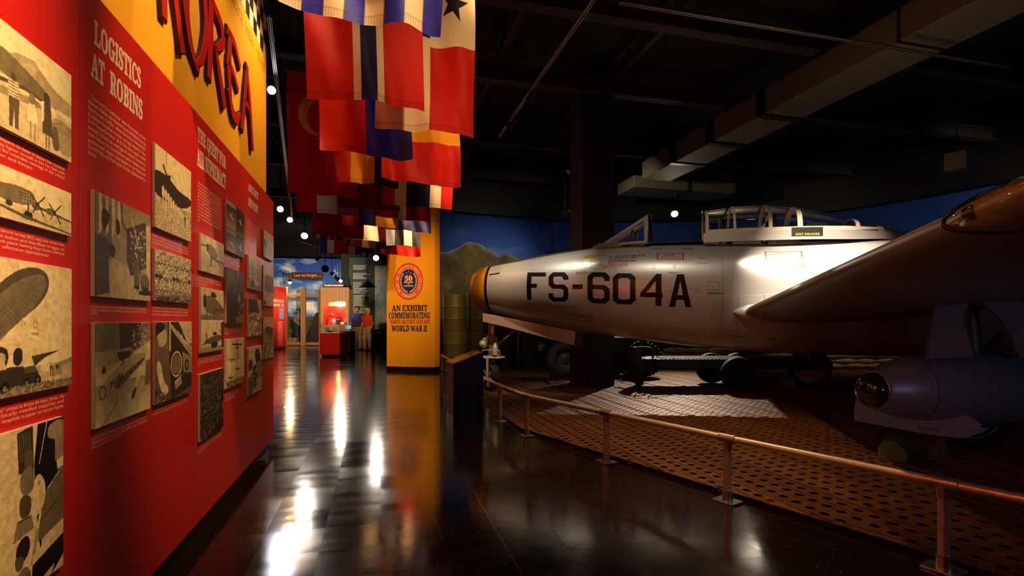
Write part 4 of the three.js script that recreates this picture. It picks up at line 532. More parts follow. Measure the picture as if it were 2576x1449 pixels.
  const alu = { metalness: .5, roughness: .36 }, skin = phys(0xffffff, { ...alu, map: paint, clearcoat: .25, clearcoatRoughness: .15, bumpMap: wavy, bumpScale: .003 }), bare = phys(0xc6c3bd, { ...alu, clearcoat: .2, clearcoatRoughness: .2 });
  const ts = []; for (let i = 0; i <= 150; i++) { const k = i / 150; ts.push(k < .2 ? lerp(-.26, .05, k / .2) : lerp(.05, 9.8, Math.pow((k - .2) / .8, 1.15))); }
  const half = (sg) => grid(150, 36, (u, v) => { const t = ts[Math.round(u * 150)], th = v * Math.PI, [y, z] = sec(t, th), near = sg > 0 && t < T1; return [t, y, z * sg, near ? (t - T0) / (T1 - T0) : sg < 0 && t < .03 ? (t - T0) / (T1 - T0) : .985, near ? 1 - v : sg < 0 && t < .03 ? .5 : .08]; });
  part('fuselage', [half(1), (() => { const g = half(-1); const ix = g.index.array; for (let i = 0; i < ix.length; i += 3) { const k = ix[i]; ix[i] = ix[i + 1]; ix[i + 1] = k; } g.computeVertexNormals(); return g; })()], skin, jet, 'silver fuselage with stencils, black code and yellow nose ring');
  // air intake lip and duct
  part('air_intake', grid(48, 10, (u, v) => { const th = u * 2 * Math.PI, k = v < .3 ? v / .3 : 1, t = v < .3 ? -.26 - .035 * Math.sin(k * Math.PI) : -.26 + (v - .3) / .7 * .9, s = v < .3 ? lerp(1, .84, k) : .84 - (v - .3) * .05, [y, z] = sec(-.26, th > Math.PI ? 2 * Math.PI - th : th), cy = 1.655; return [t, cy + (y - cy) * s, (th > Math.PI ? -1 : 1) * z * s]; }), phys(0xeda413, { roughness: .4 }), jet, 'yellow lip of the nose intake');
  part('intake_splitter', [bx(.02, .5, .02, .2, 1.655, 0), lathe([[0, .0], [.1, .02], [.16, .2], [.2, .5]], 20).rotateZ(-Math.PI / 2).translate(.15, 1.655, 0), new THREE.CircleGeometry(.26, 24).rotateY(-Math.PI / 2).translate(.62, 1.655, 0)], M.black, jet);
  part('gun_port', [rod([.12, 1.97, .17], [.3, 2.0, .2], .016), rod([.06, 1.86, .33], [.24, 1.88, .36], .016)], M.darkSteel, jet); 
  part('tail_pipe', lathe([[.35, 0], [.3, .02], [.27, -.4], [0, -.5]], 24).rotateZ(-Math.PI / 2).translate(9.8, 1.56, 0), M.darkSteel, jet);
  part('tail_fin', prism([[7.6, 2.05], [9.9, 1.9], [10.3, 3.6], [9.3, 3.7]], .09, .02), bare, jet);
  part('tailplane', prism([[8.6, -1.9], [9.6, -1.9], [9.7, 1.9], [8.4 + .3, 1.9]], .07, .02).rotateX(Math.PI / 2).translate(0, 1.95, 0), bare, jet);
  // wings
  const LE = 3.66, wing = (sg, tip) => {
    const n = 26, m = 22;
    const foil = (k) => { const yt = 5 * .12 * (.2969 * Math.sqrt(k) - .126 * k - .3516 * k * k + .2843 * k ** 3 - .1036 * k ** 4); return yt; };
    const S = (v) => { const mm = lerp(.45, tip, v), c = 2.5 - .17 * (mm - .6); return [mm, c, 1.262 + (mm - .6) * Math.tan(2.5 * Math.PI / 180)]; };
    const g = grid(2 * n, m, (u, v) => { const [mm, c, h] = S(v), a = u * 2 - 1, k = Math.pow(Math.abs(a), 1.8), y = foil(k) * c * (a < 0 ? 1.08 : -.92); return [LE + k * c, h + y, sg * mm, k, v]; });
    const cap = grid(n, 4, (u, v) => { const [mm, c, h] = S(1), k = Math.pow(u, 1.8), f = foil(k) * c, w = lerp(1.08, -.92, v); return [LE + k * c, h + f * w, sg * (mm + .06 * Math.sin(v * Math.PI) * Math.sqrt(4 * Math.min(k, .25)))]; });
    return [g, cap];
  };
  const wingMat = phys(0x8f8880, { metalness: .7, roughness: .48, bumpMap: wavy, bumpScale: .003 });
  const w1 = part('wing', wing(1, 6.25), wingMat, jet, 'silver port wing reaching over the barrier'); part('wing', wing(-1, 5.4), wingMat, jet);
  part('root_fillet', lathe([[0, -.16], [.05, -.1], [.09, .02], [.1, .2], [.11, .7]], 16).scale(1, 1, .9).rotateZ(-Math.PI / 2).scale(1, 1.1, 1).translate(3.68, 1.262, .62), bare, jet);
  // light in the leading edge near the wing tip: housing, rim and clear cover
  {
    const foil = (k) => 5 * .12 * (.2969 * Math.sqrt(k) - .126 * k - .3516 * k * k + .2843 * k ** 3 - .1036 * k ** 4);
    const surf = (mm, s, off) => { const c = 2.5 - .17 * (mm - .6), h = 1.262 + (mm - .6) * Math.tan(2.5 * Math.PI / 180), k = s * s, y = foil(k) * c * (s > 0 ? 1.08 : -.92), e = 1e-3, k2 = Math.abs(s) < .02 ? 4e-4 : k, d = [k2 * c, foil(k2) * c]; const nx = -Math.exp(-k * 40), ny = Math.sign(s) * Math.sqrt(1 - nx * nx * .98); return [LE + k * c + off * nx, h + y + off * ny, mm]; };
    const out = (u, v) => { const mm = lerp(5.72, 6.18, u), sh = Math.pow(Math.sin(Math.PI * clamp(u * .95 + .02, 0, 1)), .7); return [mm, lerp(.2 * sh, -.3 * sh, v)]; };
    part('lamp_housing', grid(20, 12, (u, v) => surf(...out(u, v), .004)), std(0x8a7a2c, .4), w1, 'yellow lamp housing'); 
    part('lamp_cover', grid(20, 12, (u, v) => surf(...out(u, v), .004 + .035 * Math.sin(Math.PI * clamp(u, 0, 1)) * Math.sin(Math.PI * v))), M.glass, w1, 'clear lamp cover');
    const rim = []; for (let i = 0; i <= 20; i++) rim.push(V(...surf(...out(i / 20, 1), .004))); for (let i = 20; i >= 0; i--) rim.push(V(...surf(...out(i / 20, 0), .004)));
    part('cover_rim', tube(rim, .011, 8, 90, true), M.blackGloss, w1, 'black rim');
    part('lamp_bulb', [new THREE.SphereGeometry(.026, 16, 10).translate(LE - .0, 1.488, 5.88), bx(.03, .05, .06, LE + .05, 1.5, 6.0)], std(0x3a1208, .3), w1);
  }
  // windscreen
  {
    const A = V(1.72, 2.262, .12), Bp = V(2.45, 2.245, .44), Cc = V(2.45, 2.68, .2), thick = .022;
    const frame = (a, b, c, w) => { const n = b.clone().sub(a).cross(c.clone().sub(a)).normalize(), g = a.clone().add(b).add(c).divideScalar(3), ins = (p, k) => p.clone().lerp(g, k), out = [a, b, c], inn = [ins(a, w), ins(b, w * .8), ins(c, w)]; const pos = []; const quad = (p, q, r, s) => pos.push(...[p, q, r, p, r, s].flatMap((v) => [v.x, v.y, v.z])); const off = (p) => p.clone().addScaledVector(n, -thick); for (let i = 0; i < 3; i++) { const j = (i + 1) % 3; quad(out[i], out[j], inn[j], inn[i]); quad(off(out[j]), off(out[i]), off(inn[i]), off(inn[j])); quad(inn[i], inn[j], off(inn[j]), off(inn[i])); quad(out[j], out[i], off(out[i]), off(out[j])); } const geo = new THREE.BufferGeometry(); geo.setAttribute('position', new THREE.Float32BufferAttribute(pos, 3)); geo.computeVertexNormals(); return [geo, inn.map((p) => p.clone().addScaledVector(n, -thick / 2))]; };
    const mir = (v) => V(v.x, v.y, -v.z), tri = (l) => { const g = new THREE.BufferGeometry(); g.setAttribute('position', new THREE.Float32BufferAttribute(l.flatMap((v) => [v.x, v.y, v.z]), 3)); g.computeVertexNormals(); return g; };
    const [f1, i1] = frame(A, Bp, Cc, .29), [f2, i2] = frame(mir(A), mir(Bp), mir(Cc), .29);
    const ws = part('windscreen_frame', [f1, f2, rod(A, Cc, .012), rod(mir(A), mir(Cc), .012), rod(Cc, mir(Cc), .014), rod(A, mir(A), .016)], bare, jet, 'silver windscreen frame');
    part('windscreen_glass', [tri(i1), tri(i2), tri([A, Cc, mir(Cc)]), tri([A, mir(Cc), mir(A)])], M.glass, ws, 'clear windscreen panes');
    part('rear_arch', tube([Bp, V(2.46, 2.5, .34), Cc, V(2.46, 2.7, 0), mir(Cc), V(2.46, 2.5, -.34), mir(Bp)], .016, 8, 40), M.blackGloss, ws);
    part('base_fairing', [prism([[1.62, 2.22], [2.5, 2.2], [2.48, 2.262], [1.74, 2.285]], .1, .01).translate(0, 0, .2)], std(0x6b6136, .6), ws);
    part('gunsight', [bx(.05, .22, .08, 2.25, 2.36, 0), bx(.02, .1, .1, 2.2, 2.46, 0)], M.black, jet);
    part('cockpit_opening', bx(.74, .012, .72, 2.82, 2.248, 0), M.black, jet, 'dark cockpit opening');
  }
  // sliding canopy, pushed back
  {
    const K = [[3.19, 2.7, 2.335, .43], [3.56, 2.745, 2.335, .44], [3.97, 2.738, 2.33, .44], [4.33, 2.69, 2.325, .43], [4.62, 2.615, 2.318, .41], [4.9, 2.52, 2.31, .37], [5.33, 2.385, 2.292, .24], [5.72, 2.245, 2.236, .06]];
    const cs = (t) => { let i = 0; while (i < K.length - 2 && K[i + 1][0] < t) i++; const a = K[i], b = K[i + 1], k = clamp((t - a[0]) / (b[0] - a[0]), 0, 1), s = k; return a.map((v, j) => lerp(v, b[j], s)); };
    const pt = (t, th, off = 0) => { const [, top, sill, w] = cs(t); return [t, sill + (top - sill + off) * Math.pow(Math.max(0, Math.cos(th)), .75), (w + off) * Math.sign(Math.sin(th)) * Math.pow(Math.abs(Math.sin(th)), .9)]; };
    const can = part('canopy_glass', grid(40, 24, (u, v) => pt(lerp(3.2, 5.33, u), (v - .5) * Math.PI)), M.glass, jet, 'clear bubble canopy');
    const tape = std(0xc4b394, .6), strip = (t0, t1) => { const w0 = t0, w1_ = t1; return [grid(2, 24, (u, v) => pt(lerp(w0, w1_, u), (v - .5) * Math.PI, .006)), grid(2, 24, (u, v) => pt(lerp(w1_, w0, u), (v - .5) * Math.PI, -.006)), grid(1, 24, (u, v) => pt(w0, (v - .5) * Math.PI, lerp(-.006, .006, u))), grid(1, 24, (u, v) => pt(w1_, (v - .5) * Math.PI, lerp(.006, -.006, u)))]; };
    for (const [a, b] of [[3.19, 3.24], [3.55, 3.58], [3.975, 4.02], [4.315, 4.375], [5.0, 5.05], [5.27, 5.33]]) part('canopy_frame', strip(a, b), tape, can, 'tan frame hoop');
    const sill = (h0, h1, t0, t1, off, m, name, label) => [1, -1].forEach((s) => part(name, [grid(30, 1, (u, v) => { const t = lerp(t0, t1, u), c = cs(t), f = t > 4.9 ? (t - 4.9) * .055 : 0; return [t, lerp(c[2] + h0 + f, c[2] + h1, v), s * (c[3] + off)]; }), grid(30, 1, (u, v) => { const t = lerp(t0, t1, u), c = cs(t); return [t, c[2] + h1, s * (c[3] + lerp(off, off - .03, v))]; })], m, can, label));
    sill(-.005, .045, 3.19, 5.33, .01, tape, 'canopy_sill', 'tan sill strip'); sill(-.125, -.002, 3.17, 5.7, .016, bare, 'canopy_skirt', 'silver canopy skirt');
    part('canopy_tail', grid(12, 16, (u, v) => pt(lerp(5.32, 5.72, u), (v - .5) * Math.PI, .004)), bare, can);
    part('front_bow', tube([0, 1, 2, 3, 4, 5, 6, 7, 8].map((i) => V(...pt(3.185, (i / 8 - .5) * Math.PI * .999, .008))), .014, 8, 40), M.blackGloss, can);
    const sign = canvasTex(384, 128, (x, w, h) => { x.fillStyle = '#17140f'; x.fillRect(0, 0, w, h); fitText(x, 'EXIT RELEASE', 50, w - 40, 112, 40, 'bold $px sans-serif', '#f0b81e'); });
    part('exit_release_sign', grid(6, 1, (u, v) => { const t = lerp(4.24, 4.605, u), c = cs(t); return [t, lerp(c[2] - .085, c[2] + .03, v), c[3] + .018, u, v]; }), std(0xffffff, .5, 0, { map: sign }), can, 'black plate reading EXIT RELEASE');
    part('seat', [rbx(.14, .42, .36, 4.05, 2.3, 0, .03), rbx(.1, .16, .26, 4.07, 2.54, 0, .03), rbx(.05, .46, .06, 3.42, 2.38, .05, .01), rbx(.08, .3, .4, 3.52, 2.3, 0, .02)], std(0x2a2a1c, .7), jet, 'dark ejection seat');
    part('radio_deck', [rbx(.8, .06, .5, 4.9, 2.27, 0, .01), rbx(.22, .16, .3, 4.62, 2.38, 0, .02), rbx(.2, .1, .24, 4.9, 2.35, 0, .02), ...[0, 1, 2, 3].map((i) => tube([[4.4, 2.32, .12 - i * .06], [4.6, 2.44 - i * .02, .14 - i * .08], [4.9, 2.4 - i * .02, .1 - i * .06], [5.15, 2.33, .06]], .008, 6, 20))], std(0x1c1a16, .6), jet);
  }
  // nose gear
  {
    const g = part('nose_gear_leg', [rod([.02, 1.32, -.02], [-.04, .82, -.02], .052, .044, 16), rod([-.04, .82, -.02], [-.05, .5, -.02], .038, .034, 14), rod([.1, .78, -.02], [.5, 1.12, -.06], .02), rod([-.08, .78, .06], [.0, 1.3, .06], .012), bx(.12, .1, .12, -.04, .86, -.02), prism([[-.02, .62], [.1, .74], [.06, .9], [-.04, .9]], .04)], std(0x9c8a78, .5, .4), jet, 'grey oleo strut');
    part('gear_fork', [tube([[-.14, .56, .1], [.14, .56, .1], [.16, .56, -.12], [-.14, .56, -.12]], .014, 8, 40, true), bx(.3, .025, .22, 0, .575, -.01), rod([-.05, .56, .12], [-.05, .24, .13], .022), rod([-.05, .56, -.13], [-.05, .24, -.14], .022), tube([[-.14, .56, .1], [-.14, .68, .1], [.14, .68, .1], [.14, .56, .1]], .008, 6, 30)], std(0xcac6be, .4, .35), g);
    part('shimmy_damper', [new THREE.SphereGeometry(.07, 18, 12).translate(-.14, .78, .06), new THREE.SphereGeometry(.035, 12, 8).translate(-.12, .85, .06), lathe([[0, 0], [.045, .0], [.05, .03], [.044, .06], [.05, .09], [.044, .12], [.046, .15], [.02, .2], [0, .22]], 16).translate(.07, .59, .08)], std(0xd8d2c6, .35, .3), g, 'pale damper and bottle');
    const wheel = (name, r, w, tx, ty, tz, rot, parent) => { const q = (geo) => geo.rotateX(Math.PI / 2).rotateY(rot).translate(tx, ty, tz); const o = part(name, q(lathe([[r * .78, -w / 2], [r * .9, -w / 2], [r * .98, -w * .36], [r, -w * .15], [r, w * .15], [r * .98, w * .36], [r * .9, w / 2], [r * .78, w / 2], [r * .74, w * .3], [r * .74, -w * .3], [r * .78, -w / 2]], 36)), M.rubber, parent, 'black tyre'); const sp = []; for (let i = 0; i < 6; i++) sp.push(bx(r * .16, r * .66, .03, 0, r * .38, 0).rotateZ(i * Math.PI / 3).translate(0, 0, w * .3)); part('hub', [q(lathe([[r * .72, w * .42], [r * .76, w * .42], [r * .76, -w * .3], [r * .72, -w * .3]], 32)), q(lathe([[0, w * .4], [r * .16, w * .38], [r * .2, w * .2]], 16)), ...sp.map((s) => s.rotateY(rot).translate(tx, ty, tz)), q(new THREE.CylinderGeometry(r * .72, r * .72, .02, 24))], std(0xd6d2ca, .4, .3), o, 'spoked silver hub'); return o; };
    wheel('nose_wheel', .225, .13, -.05, .256, -.02, -.75, jet);
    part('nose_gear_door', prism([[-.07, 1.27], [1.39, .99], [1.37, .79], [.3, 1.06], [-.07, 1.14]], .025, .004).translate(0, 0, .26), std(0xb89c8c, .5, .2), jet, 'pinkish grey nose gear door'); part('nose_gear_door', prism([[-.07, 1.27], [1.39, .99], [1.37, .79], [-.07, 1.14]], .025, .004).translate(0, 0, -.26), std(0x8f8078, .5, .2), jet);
    // main gear
    const mw = wheel('main_wheel', .33, .2, 4.98, .36, -1.9, 0, jet); part('main_gear_leg', [rod([4.98, .36, -1.76], [4.95, 1.35, -1.9], .05), rod([4.98, .7, -1.8], [5.4, 1.3, -1.9], .025)], std(0x6f665c, .5, .5), jet);
    part('main_gear_door', prism([[4.62, .6], [5.3, .5], [5.35, 1.3], [4.7, 1.35]], .03, .004).translate(0, 0, -2.14), bare, jet);
    part('main_gear_leg', [rod([5.25, .33, 2.55], [5.2, 1.35, 2.5], .05), rod([5.25, .8, 2.5], [5.7, 1.35, 2.4], .025)], std(0x6f665c, .5, .5), jet); wheel('main_wheel', .33, .2, 5.25, .36, 2.3, 0, jet);
  }
  // pod under the port wing with a glazed nose
  {
    const [pt0, ph, pm] = [4.36, .565, 2.86], prof = [[0, -.01], [.12, 0], [.155, .02], [.17, .05], [.23, .16], [.275, .32], [.305, .5], [.325, .75], [.33, 1.1], [.29, 1.6], [.2, 2.1], [.06, 2.6], [0, 2.63]];
    const yaw = (g) => g.rotateY(.42).translate(pt0, ph, pm), pod = part('wing_pod', yaw(lathe(prof, 40).rotateZ(-Math.PI / 2)), phys(0x8f949c, { metalness: .35, roughness: .35 }), jet, 'blue-grey streamlined pod under the wing');
    part('pod_lens', yaw(new THREE.SphereGeometry(.152, 28, 14, 0, Math.PI * 2, 0, Math.PI / 2).scale(1, .85, 1).rotateZ(Math.PI / 2).translate(.02, 0, 0)), phys(0x1c0a06, { roughness: .04, clearcoat: 1, clearcoatRoughness: .02, metalness: 0 }), pod, 'dark amber glazed nose');
    part('lens_rim', yaw(new THREE.TorusGeometry(.155, .008, 8, 40).rotateY(Math.PI / 2).translate(.022, 0, 0)), M.steel, pod);
    part('pod_joint', yaw(new THREE.TorusGeometry(.278, .003, 6, 48).rotateY(Math.PI / 2).translate(.34, 0, 0)), M.black, pod);
    part('jacking_plate', prism([[4.30, .60], [4.26, .50], [4.24, .36], [4.25, .3], [4.75, .22], [4.98, .2], [5.06, .235], [5.12, .32], [5.0, .4]], .03, .004).translate(0, 0, pm - .02), std(0x8d8880, .6, .1), pod, 'pale plate reading JACK HERE');
    const jh = canvasTex(256, 64, (x, w, h) => { x.fillStyle = '#8d8880'; x.fillRect(0, 0, w, h); fitText(x, 'JACK HERE', 16, w - 16, 46, 40, 'bold $px sans-serif', '#1c1712'); });
    part('jack_here_stencil', new THREE.PlaneGeometry(.16, .04).rotateZ(-.12).translate(4.76, .262, pm - .0035), std(0xffffff, .6, .1, { map: jh }), pod);
    part('pylon', [prism([[4.74, .84], [4.8, 1.28], [5.02, 1.3], [4.98, 1.16], [5.05, .86]], .05, .006).translate(0, 0, pm), prism([[5.1, 1.3], [5.36, 1.3], [5.5, .86], [5.36, .86], [5.24, 1.16]], .05, .006).translate(0, 0, pm)], std(0x6c655f, .6, .1), jet, 'grey pylon plates above the pod');
  }
}
// jack under the pod and the wheel chocks
{
  const jetPt = (t, m, h = 0) => { const c = Math.cos(17 * Math.PI / 180), s = Math.sin(17 * Math.PI / 180); return P(-.31 + c * t - s * m, h, 8.35 - s * t - c * m); };
  const j = thing('jack_stand', 'small rusty jack stand under the pod', 'jack', jetPt(4.86, 2.86, .04), -.3);
  part('base_plate', rbx(.34, .015, .2, 0, .0075, 0, .004), std(0x4a4632, .7), j); part('post', [rod([0, .015, 0], [0, .178, 0], .024), prism([[-.1, 0], [0, 0], [0, .14]], .015).translate(-.02, .015, 0)], std(0x5a4a30, .7, .3), j);
  const chock = (pos, turn, label) => { const o = thing('wheel_chock', label, 'chock', pos, turn, 'green wheel chocks'); part('block', prism([[-.09, 0], [.09, 0], [.09, .07], [.02, .145], [-.05, .145], [-.09, .08]], .34, .006), std(0x556b34, .6), o); return o; };
  chock(P(...(() => { const [x, d] = ground(2252, 1160); return [x, .04, d]; })()), -.75, 'green wooden wheel chock lying in front of the pod');
  chock(P(4.62, .04, 8.72), .9, 'green wooden wheel chock against the main wheel');
}

// ---------------------------------------------------------------- barrier railing
{
  const posts = [[-1.53, 11.3], [-.137, 5.96], [.148, 5.19], [.77, 4.22], [1.376, 3.3], [1.997, 2.39], [2.62, 1.46]];
  const o = thing('barrier_railing', 'low brushed steel barrier rail along the edge of the matting', 'railing'), RH = .405, pr = .0235;
  const rail = (a, b) => part('rail', rod(P(a[0], RH, a[1]), P(b[0], RH, b[1]), .0225, .0225, 20), M.brushed, o);
  for (let i = 0; i < posts.length - 1; i++) rail(posts[i], posts[i + 1]);
  posts.forEach(([x, d], i) => {
    const p = part('post', rod([0, 0, 0], [0, RH, 0], pr, pr, 20), M.brushed, o); p.position.copy(P(x, 0, d));
    const n = posts[Math.min(i + 1, posts.length - 1)], q = posts[Math.max(i - 1, 0)], dir = P(n[0] - q[0], 0, n[1] - q[1]).normalize(), ang = Math.atan2(-dir.z, dir.x);
    part('base_flange', [rbx(.15, .012, .12, 0, .006, 0, .003).rotateY(ang), rod([0, .01, 0], [0, .075, 0], .033, .03, 20)], M.steel, p);
    part('tee_fitting', [rod(V(0, RH, 0).addScaledVector(dir, -.055), V(0, RH, 0).addScaledVector(dir, .055), .0295, .0295, 20), rod([0, RH - .07, 0], [0, RH, 0], .0285, .0285, 20)], M.steel, p);
  });
  part('elbow_fitting', [rod(P(-.07, RH, 5.78), P(.02, RH, 5.52), .028, .028, 18)], std(0xc08c50, .28, .9), o, 'brass coloured elbow fitting');
}
// ---------------------------------------------------------------- pierced steel matting
{
  const rust = dataTex(512, 512, (u, v) => { const n = fbm(u * 12, v * 12, 5), f = fbm(u * 60 + 5, v * 60, 3), k = .55 + .5 * n; return [.46 * k + .14 * f, .30 * k + .1 * f, .12 * k + .045 * f]; });
  const ribs = dataTex(128, 128, (u, v) => { const k = .5 + .35 * Math.cos(u * Math.PI * 4) + .15 * fbm(u * 30, v * 30, 2); return [k, k, k]; }, false);
  const mats = [0, 1, 2].map((i) => std([0xffffff, 0xe0d6cc, 0xf2e4d0][i], .55, .35, { map: rust, bumpMap: ribs, bumpScale: .006 }));
  const o = thing('steel_matting', 'rust brown pierced steel planks laid under the jet', 'matting', V(0, 0, 0), TURN);
  const PW = .385, PL = 3.05, hole = (a, b) => { const p = new THREE.Path(); p.absellipse(a, b, .03, .03, 0, Math.PI * 2, true); return p; };
  const inside = (a, b, m) => { const w = W(a, b); return edgeSide(w.x, -w.z) > m && Math.hypot(0, 0) < 1; };
  const back = (a, b) => { const w = W(a, b); return -w.z < 13.2 && w.x < 10.2; };
  const clipPoly = (poly, f) => { const out = []; poly.forEach((p, i) => { const q = poly[(i + 1) % poly.length], fp = f(p), fq = f(q); if (fp >= 0) out.push(p); if (fp * fq < 0) { const k = fp / (fp - fq); out.push([lerp(p[0], q[0], k), lerp(p[1], q[1], k)]); } }); return out; };
  const side = (A, B) => ([a, b]) => { const w = W(a, b), x = w.x, d = -w.z; return ((B[0] - A[0]) * (d - A[1]) - (B[1] - A[1]) * (x - A[0])) / Math.hypot(B[0] - A[0], B[1] - A[1]) - .09; };
  const e3 = ([a, b]) => 12.9 + W(a, b).z, e4 = ([a, b]) => 9.4 - W(a, b).x;
  const e1 = side([-1.53, 11.3], [-.137, 5.96]), e2 = side([0, 5.42], [1.997, 2.39]);
  const make = (poly, a0, b0) => {
    const s = new THREE.Shape(poly.map((p) => new THREE.Vector2(p[0] - a0, p[1] - b0)));
    for (let i = 0; i < 3; i++) for (let j = 0; j < 29; j++) { const a = a0 + .072 + i * .1205, b = b0 + .055 + j * .1049; let ok = true; for (let k = 0; k < 6; k++) { const q = [a + .045 * Math.cos(k), b + .045 * Math.sin(k)]; if (e1(q) < 0 || e2(q) < 0 || e3(q) < 0 || e4(q) < 0) ok = false; } if (ok) s.holes.push(hole(a - a0, b - b0)); }
    const g = new THREE.ExtrudeGeometry(s, { depth: .006, bevelEnabled: false, curveSegments: 4 }); const u = g.attributes.uv, p = g.attributes.position; for (let i = 0; i < p.count; i++) u.setXY(i, p.getX(i) / PW, p.getY(i) / PW); const rid = []; for (const da of [.012, PW - .016, .133, .252]) { let s0 = null, s1 = null; for (let q = 0; q <= 60; q++) { const pt = [a0 + da, b0 + .01 + q / 60 * (PL - .03)]; if (e1(pt) > 0 && e2(pt) > 0 && e3(pt) > 0 && e4(pt) > 0) { s0 ??= pt[1] - b0; s1 = pt[1] - b0; } } if (s1 > s0 + .05) { const wd = da > .1 && da < .3 ? .012 : .02, ht = da > .1 && da < .3 ? .004 : .008, rg = bx(wd, ht, s1 - s0, da, .006 + ht / 2, -(s0 + s1) / 2), ru = rg.attributes.uv, rp = rg.attributes.position; for (let i = 0; i < rp.count; i++) ru.setXY(i, rp.getX(i) / PW, rp.getZ(i) / PW); rid.push(rg); } } return merge([g.rotateX(-Math.PI / 2), ...rid]);
  };
  let full = null, n = 0; const r = rng(3);
  for (let i = 0; i < 32; i++) for (let j = -1; j < 5; j++) {
    const a0 = 1.3 + i * PW, b0 = j * PL + (i % 2) * PL / 2 - .6, g = .004, box = [[a0, b0], [a0 + PW - g, b0], [a0 + PW - g, b0 + PL - g], [a0, b0 + PL - g]];
    const c = box.map(([a, b]) => W(a, b)), vis = [...c, W(a0 + .19, b0 + 1.5)].some((p) => -p.z > .9 && Math.abs(FOCAL * p.x / -p.z) < 1400); if (!vis) continue;
    if (!box.some(([a, b]) => back(a, b))) continue;
    const cl = clipPoly(clipPoly(clipPoly(clipPoly(box, e1), e2), e3), e4); if (cl.length < 3) continue;
    const whole = cl.length === 4 && box.every((p) => e1(p) > 0 && e2(p) > 0 && e3(p) > 0 && e4(p) > 0);
    if (whole && !full) full = make(box, a0, b0);
    const m = part('plank', whole ? full : make(cl, a0, b0), mats[n++ % 3], o); m.position.set(a0, .022 + r() * .004, -b0);
  }
  part('under_sheet', (() => { const s = new THREE.Shape(clipPoly(clipPoly(clipPoly(clipPoly([[1, -1], [13, -1], [13, 13.5], [1, 13.5]], e1), e2), e3), e4).map((p) => new THREE.Vector2(...p))); return new THREE.ExtrudeGeometry(s, { depth: .004, bevelEnabled: false }).rotateX(-Math.PI / 2).translate(0, .001, 0); })(), std(0x120d09, .9), o, 'dark sheet under the planks');
  // edge angle
  const bar = (A, B) => { const dx = B[0] - A[0], dd = B[1] - A[1], L = Math.hypot(dx, dd); return bx(L, .03, .022, 0, .015, 0).rotateY(Math.atan2(dd, dx)).translate((A[0] + B[0]) / 2, 0, -(A[1] + B[1]) / 2); };
  struct('trim_1', [bar([-1.62, 12.0], [-.04, 5.93]), bar([-.04, 5.93], [.08, 5.55]), bar([.08, 5.55], [3.1, .97])], std(0x3a1a10, .6, .2)).userData.label = 'dark metal edging of the matting';
}
// ---------------------------------------------------------------- information lectern at the rail
{
  const [x, d] = [-.595, 6.52], o = thing('information_stand', 'navy information stand with sloping yellow text panel by the rail', 'stand', P(x, 0, d), .33);
  part('body', prism([[-.19, 0], [.18, 0], [.18, .765], [-.19, .63]], .42, .004), M.navy, o, 'navy stand body');
  part('plinth', bx(.32, .06, .38, 0, .03, 0), M.black, o);
  part('front_panel', bx(.006, .6, .42, -.194, .3, 0), std(0x8a5a34, .5), o, 'brown front edge');
  const tex = canvasTex(512, 512, (c, w, h) => { c.fillStyle = '#3a2a1c'; c.fillRect(0, 0, w, h); c.fillStyle = '#c9a53a'; c.fillRect(30, 190, w - 60, 290); c.fillStyle = '#d9c07a'; c.fillRect(300, 30, 180, 120); c.fillStyle = '#241a10'; for (let i = 0; i < 9; i++) c.fillRect(50, 215 + i * 27, w - 100 - (i % 3) * 40, 8); c.fillRect(50, 60, 200, 30); });
  const ang = Math.atan2(.135, .37), L = Math.hypot(.37, .135);
  part('text_panel', rbx(L + .02, .012, .44, 0, 0, 0, .003).rotateZ(ang).translate(-.005, .705, 0), std(0xb08a3a, .4, .2), o, 'sloping panel with metal edge'); part('panel_print', new THREE.PlaneGeometry(.42, L).rotateX(-Math.PI / 2).rotateY(-Math.PI / 2).rotateZ(ang).translate(-.006, .7135, 0), std(0xffffff, .3, 0, { map: tex }), o, 'yellow and brown text panel');
}
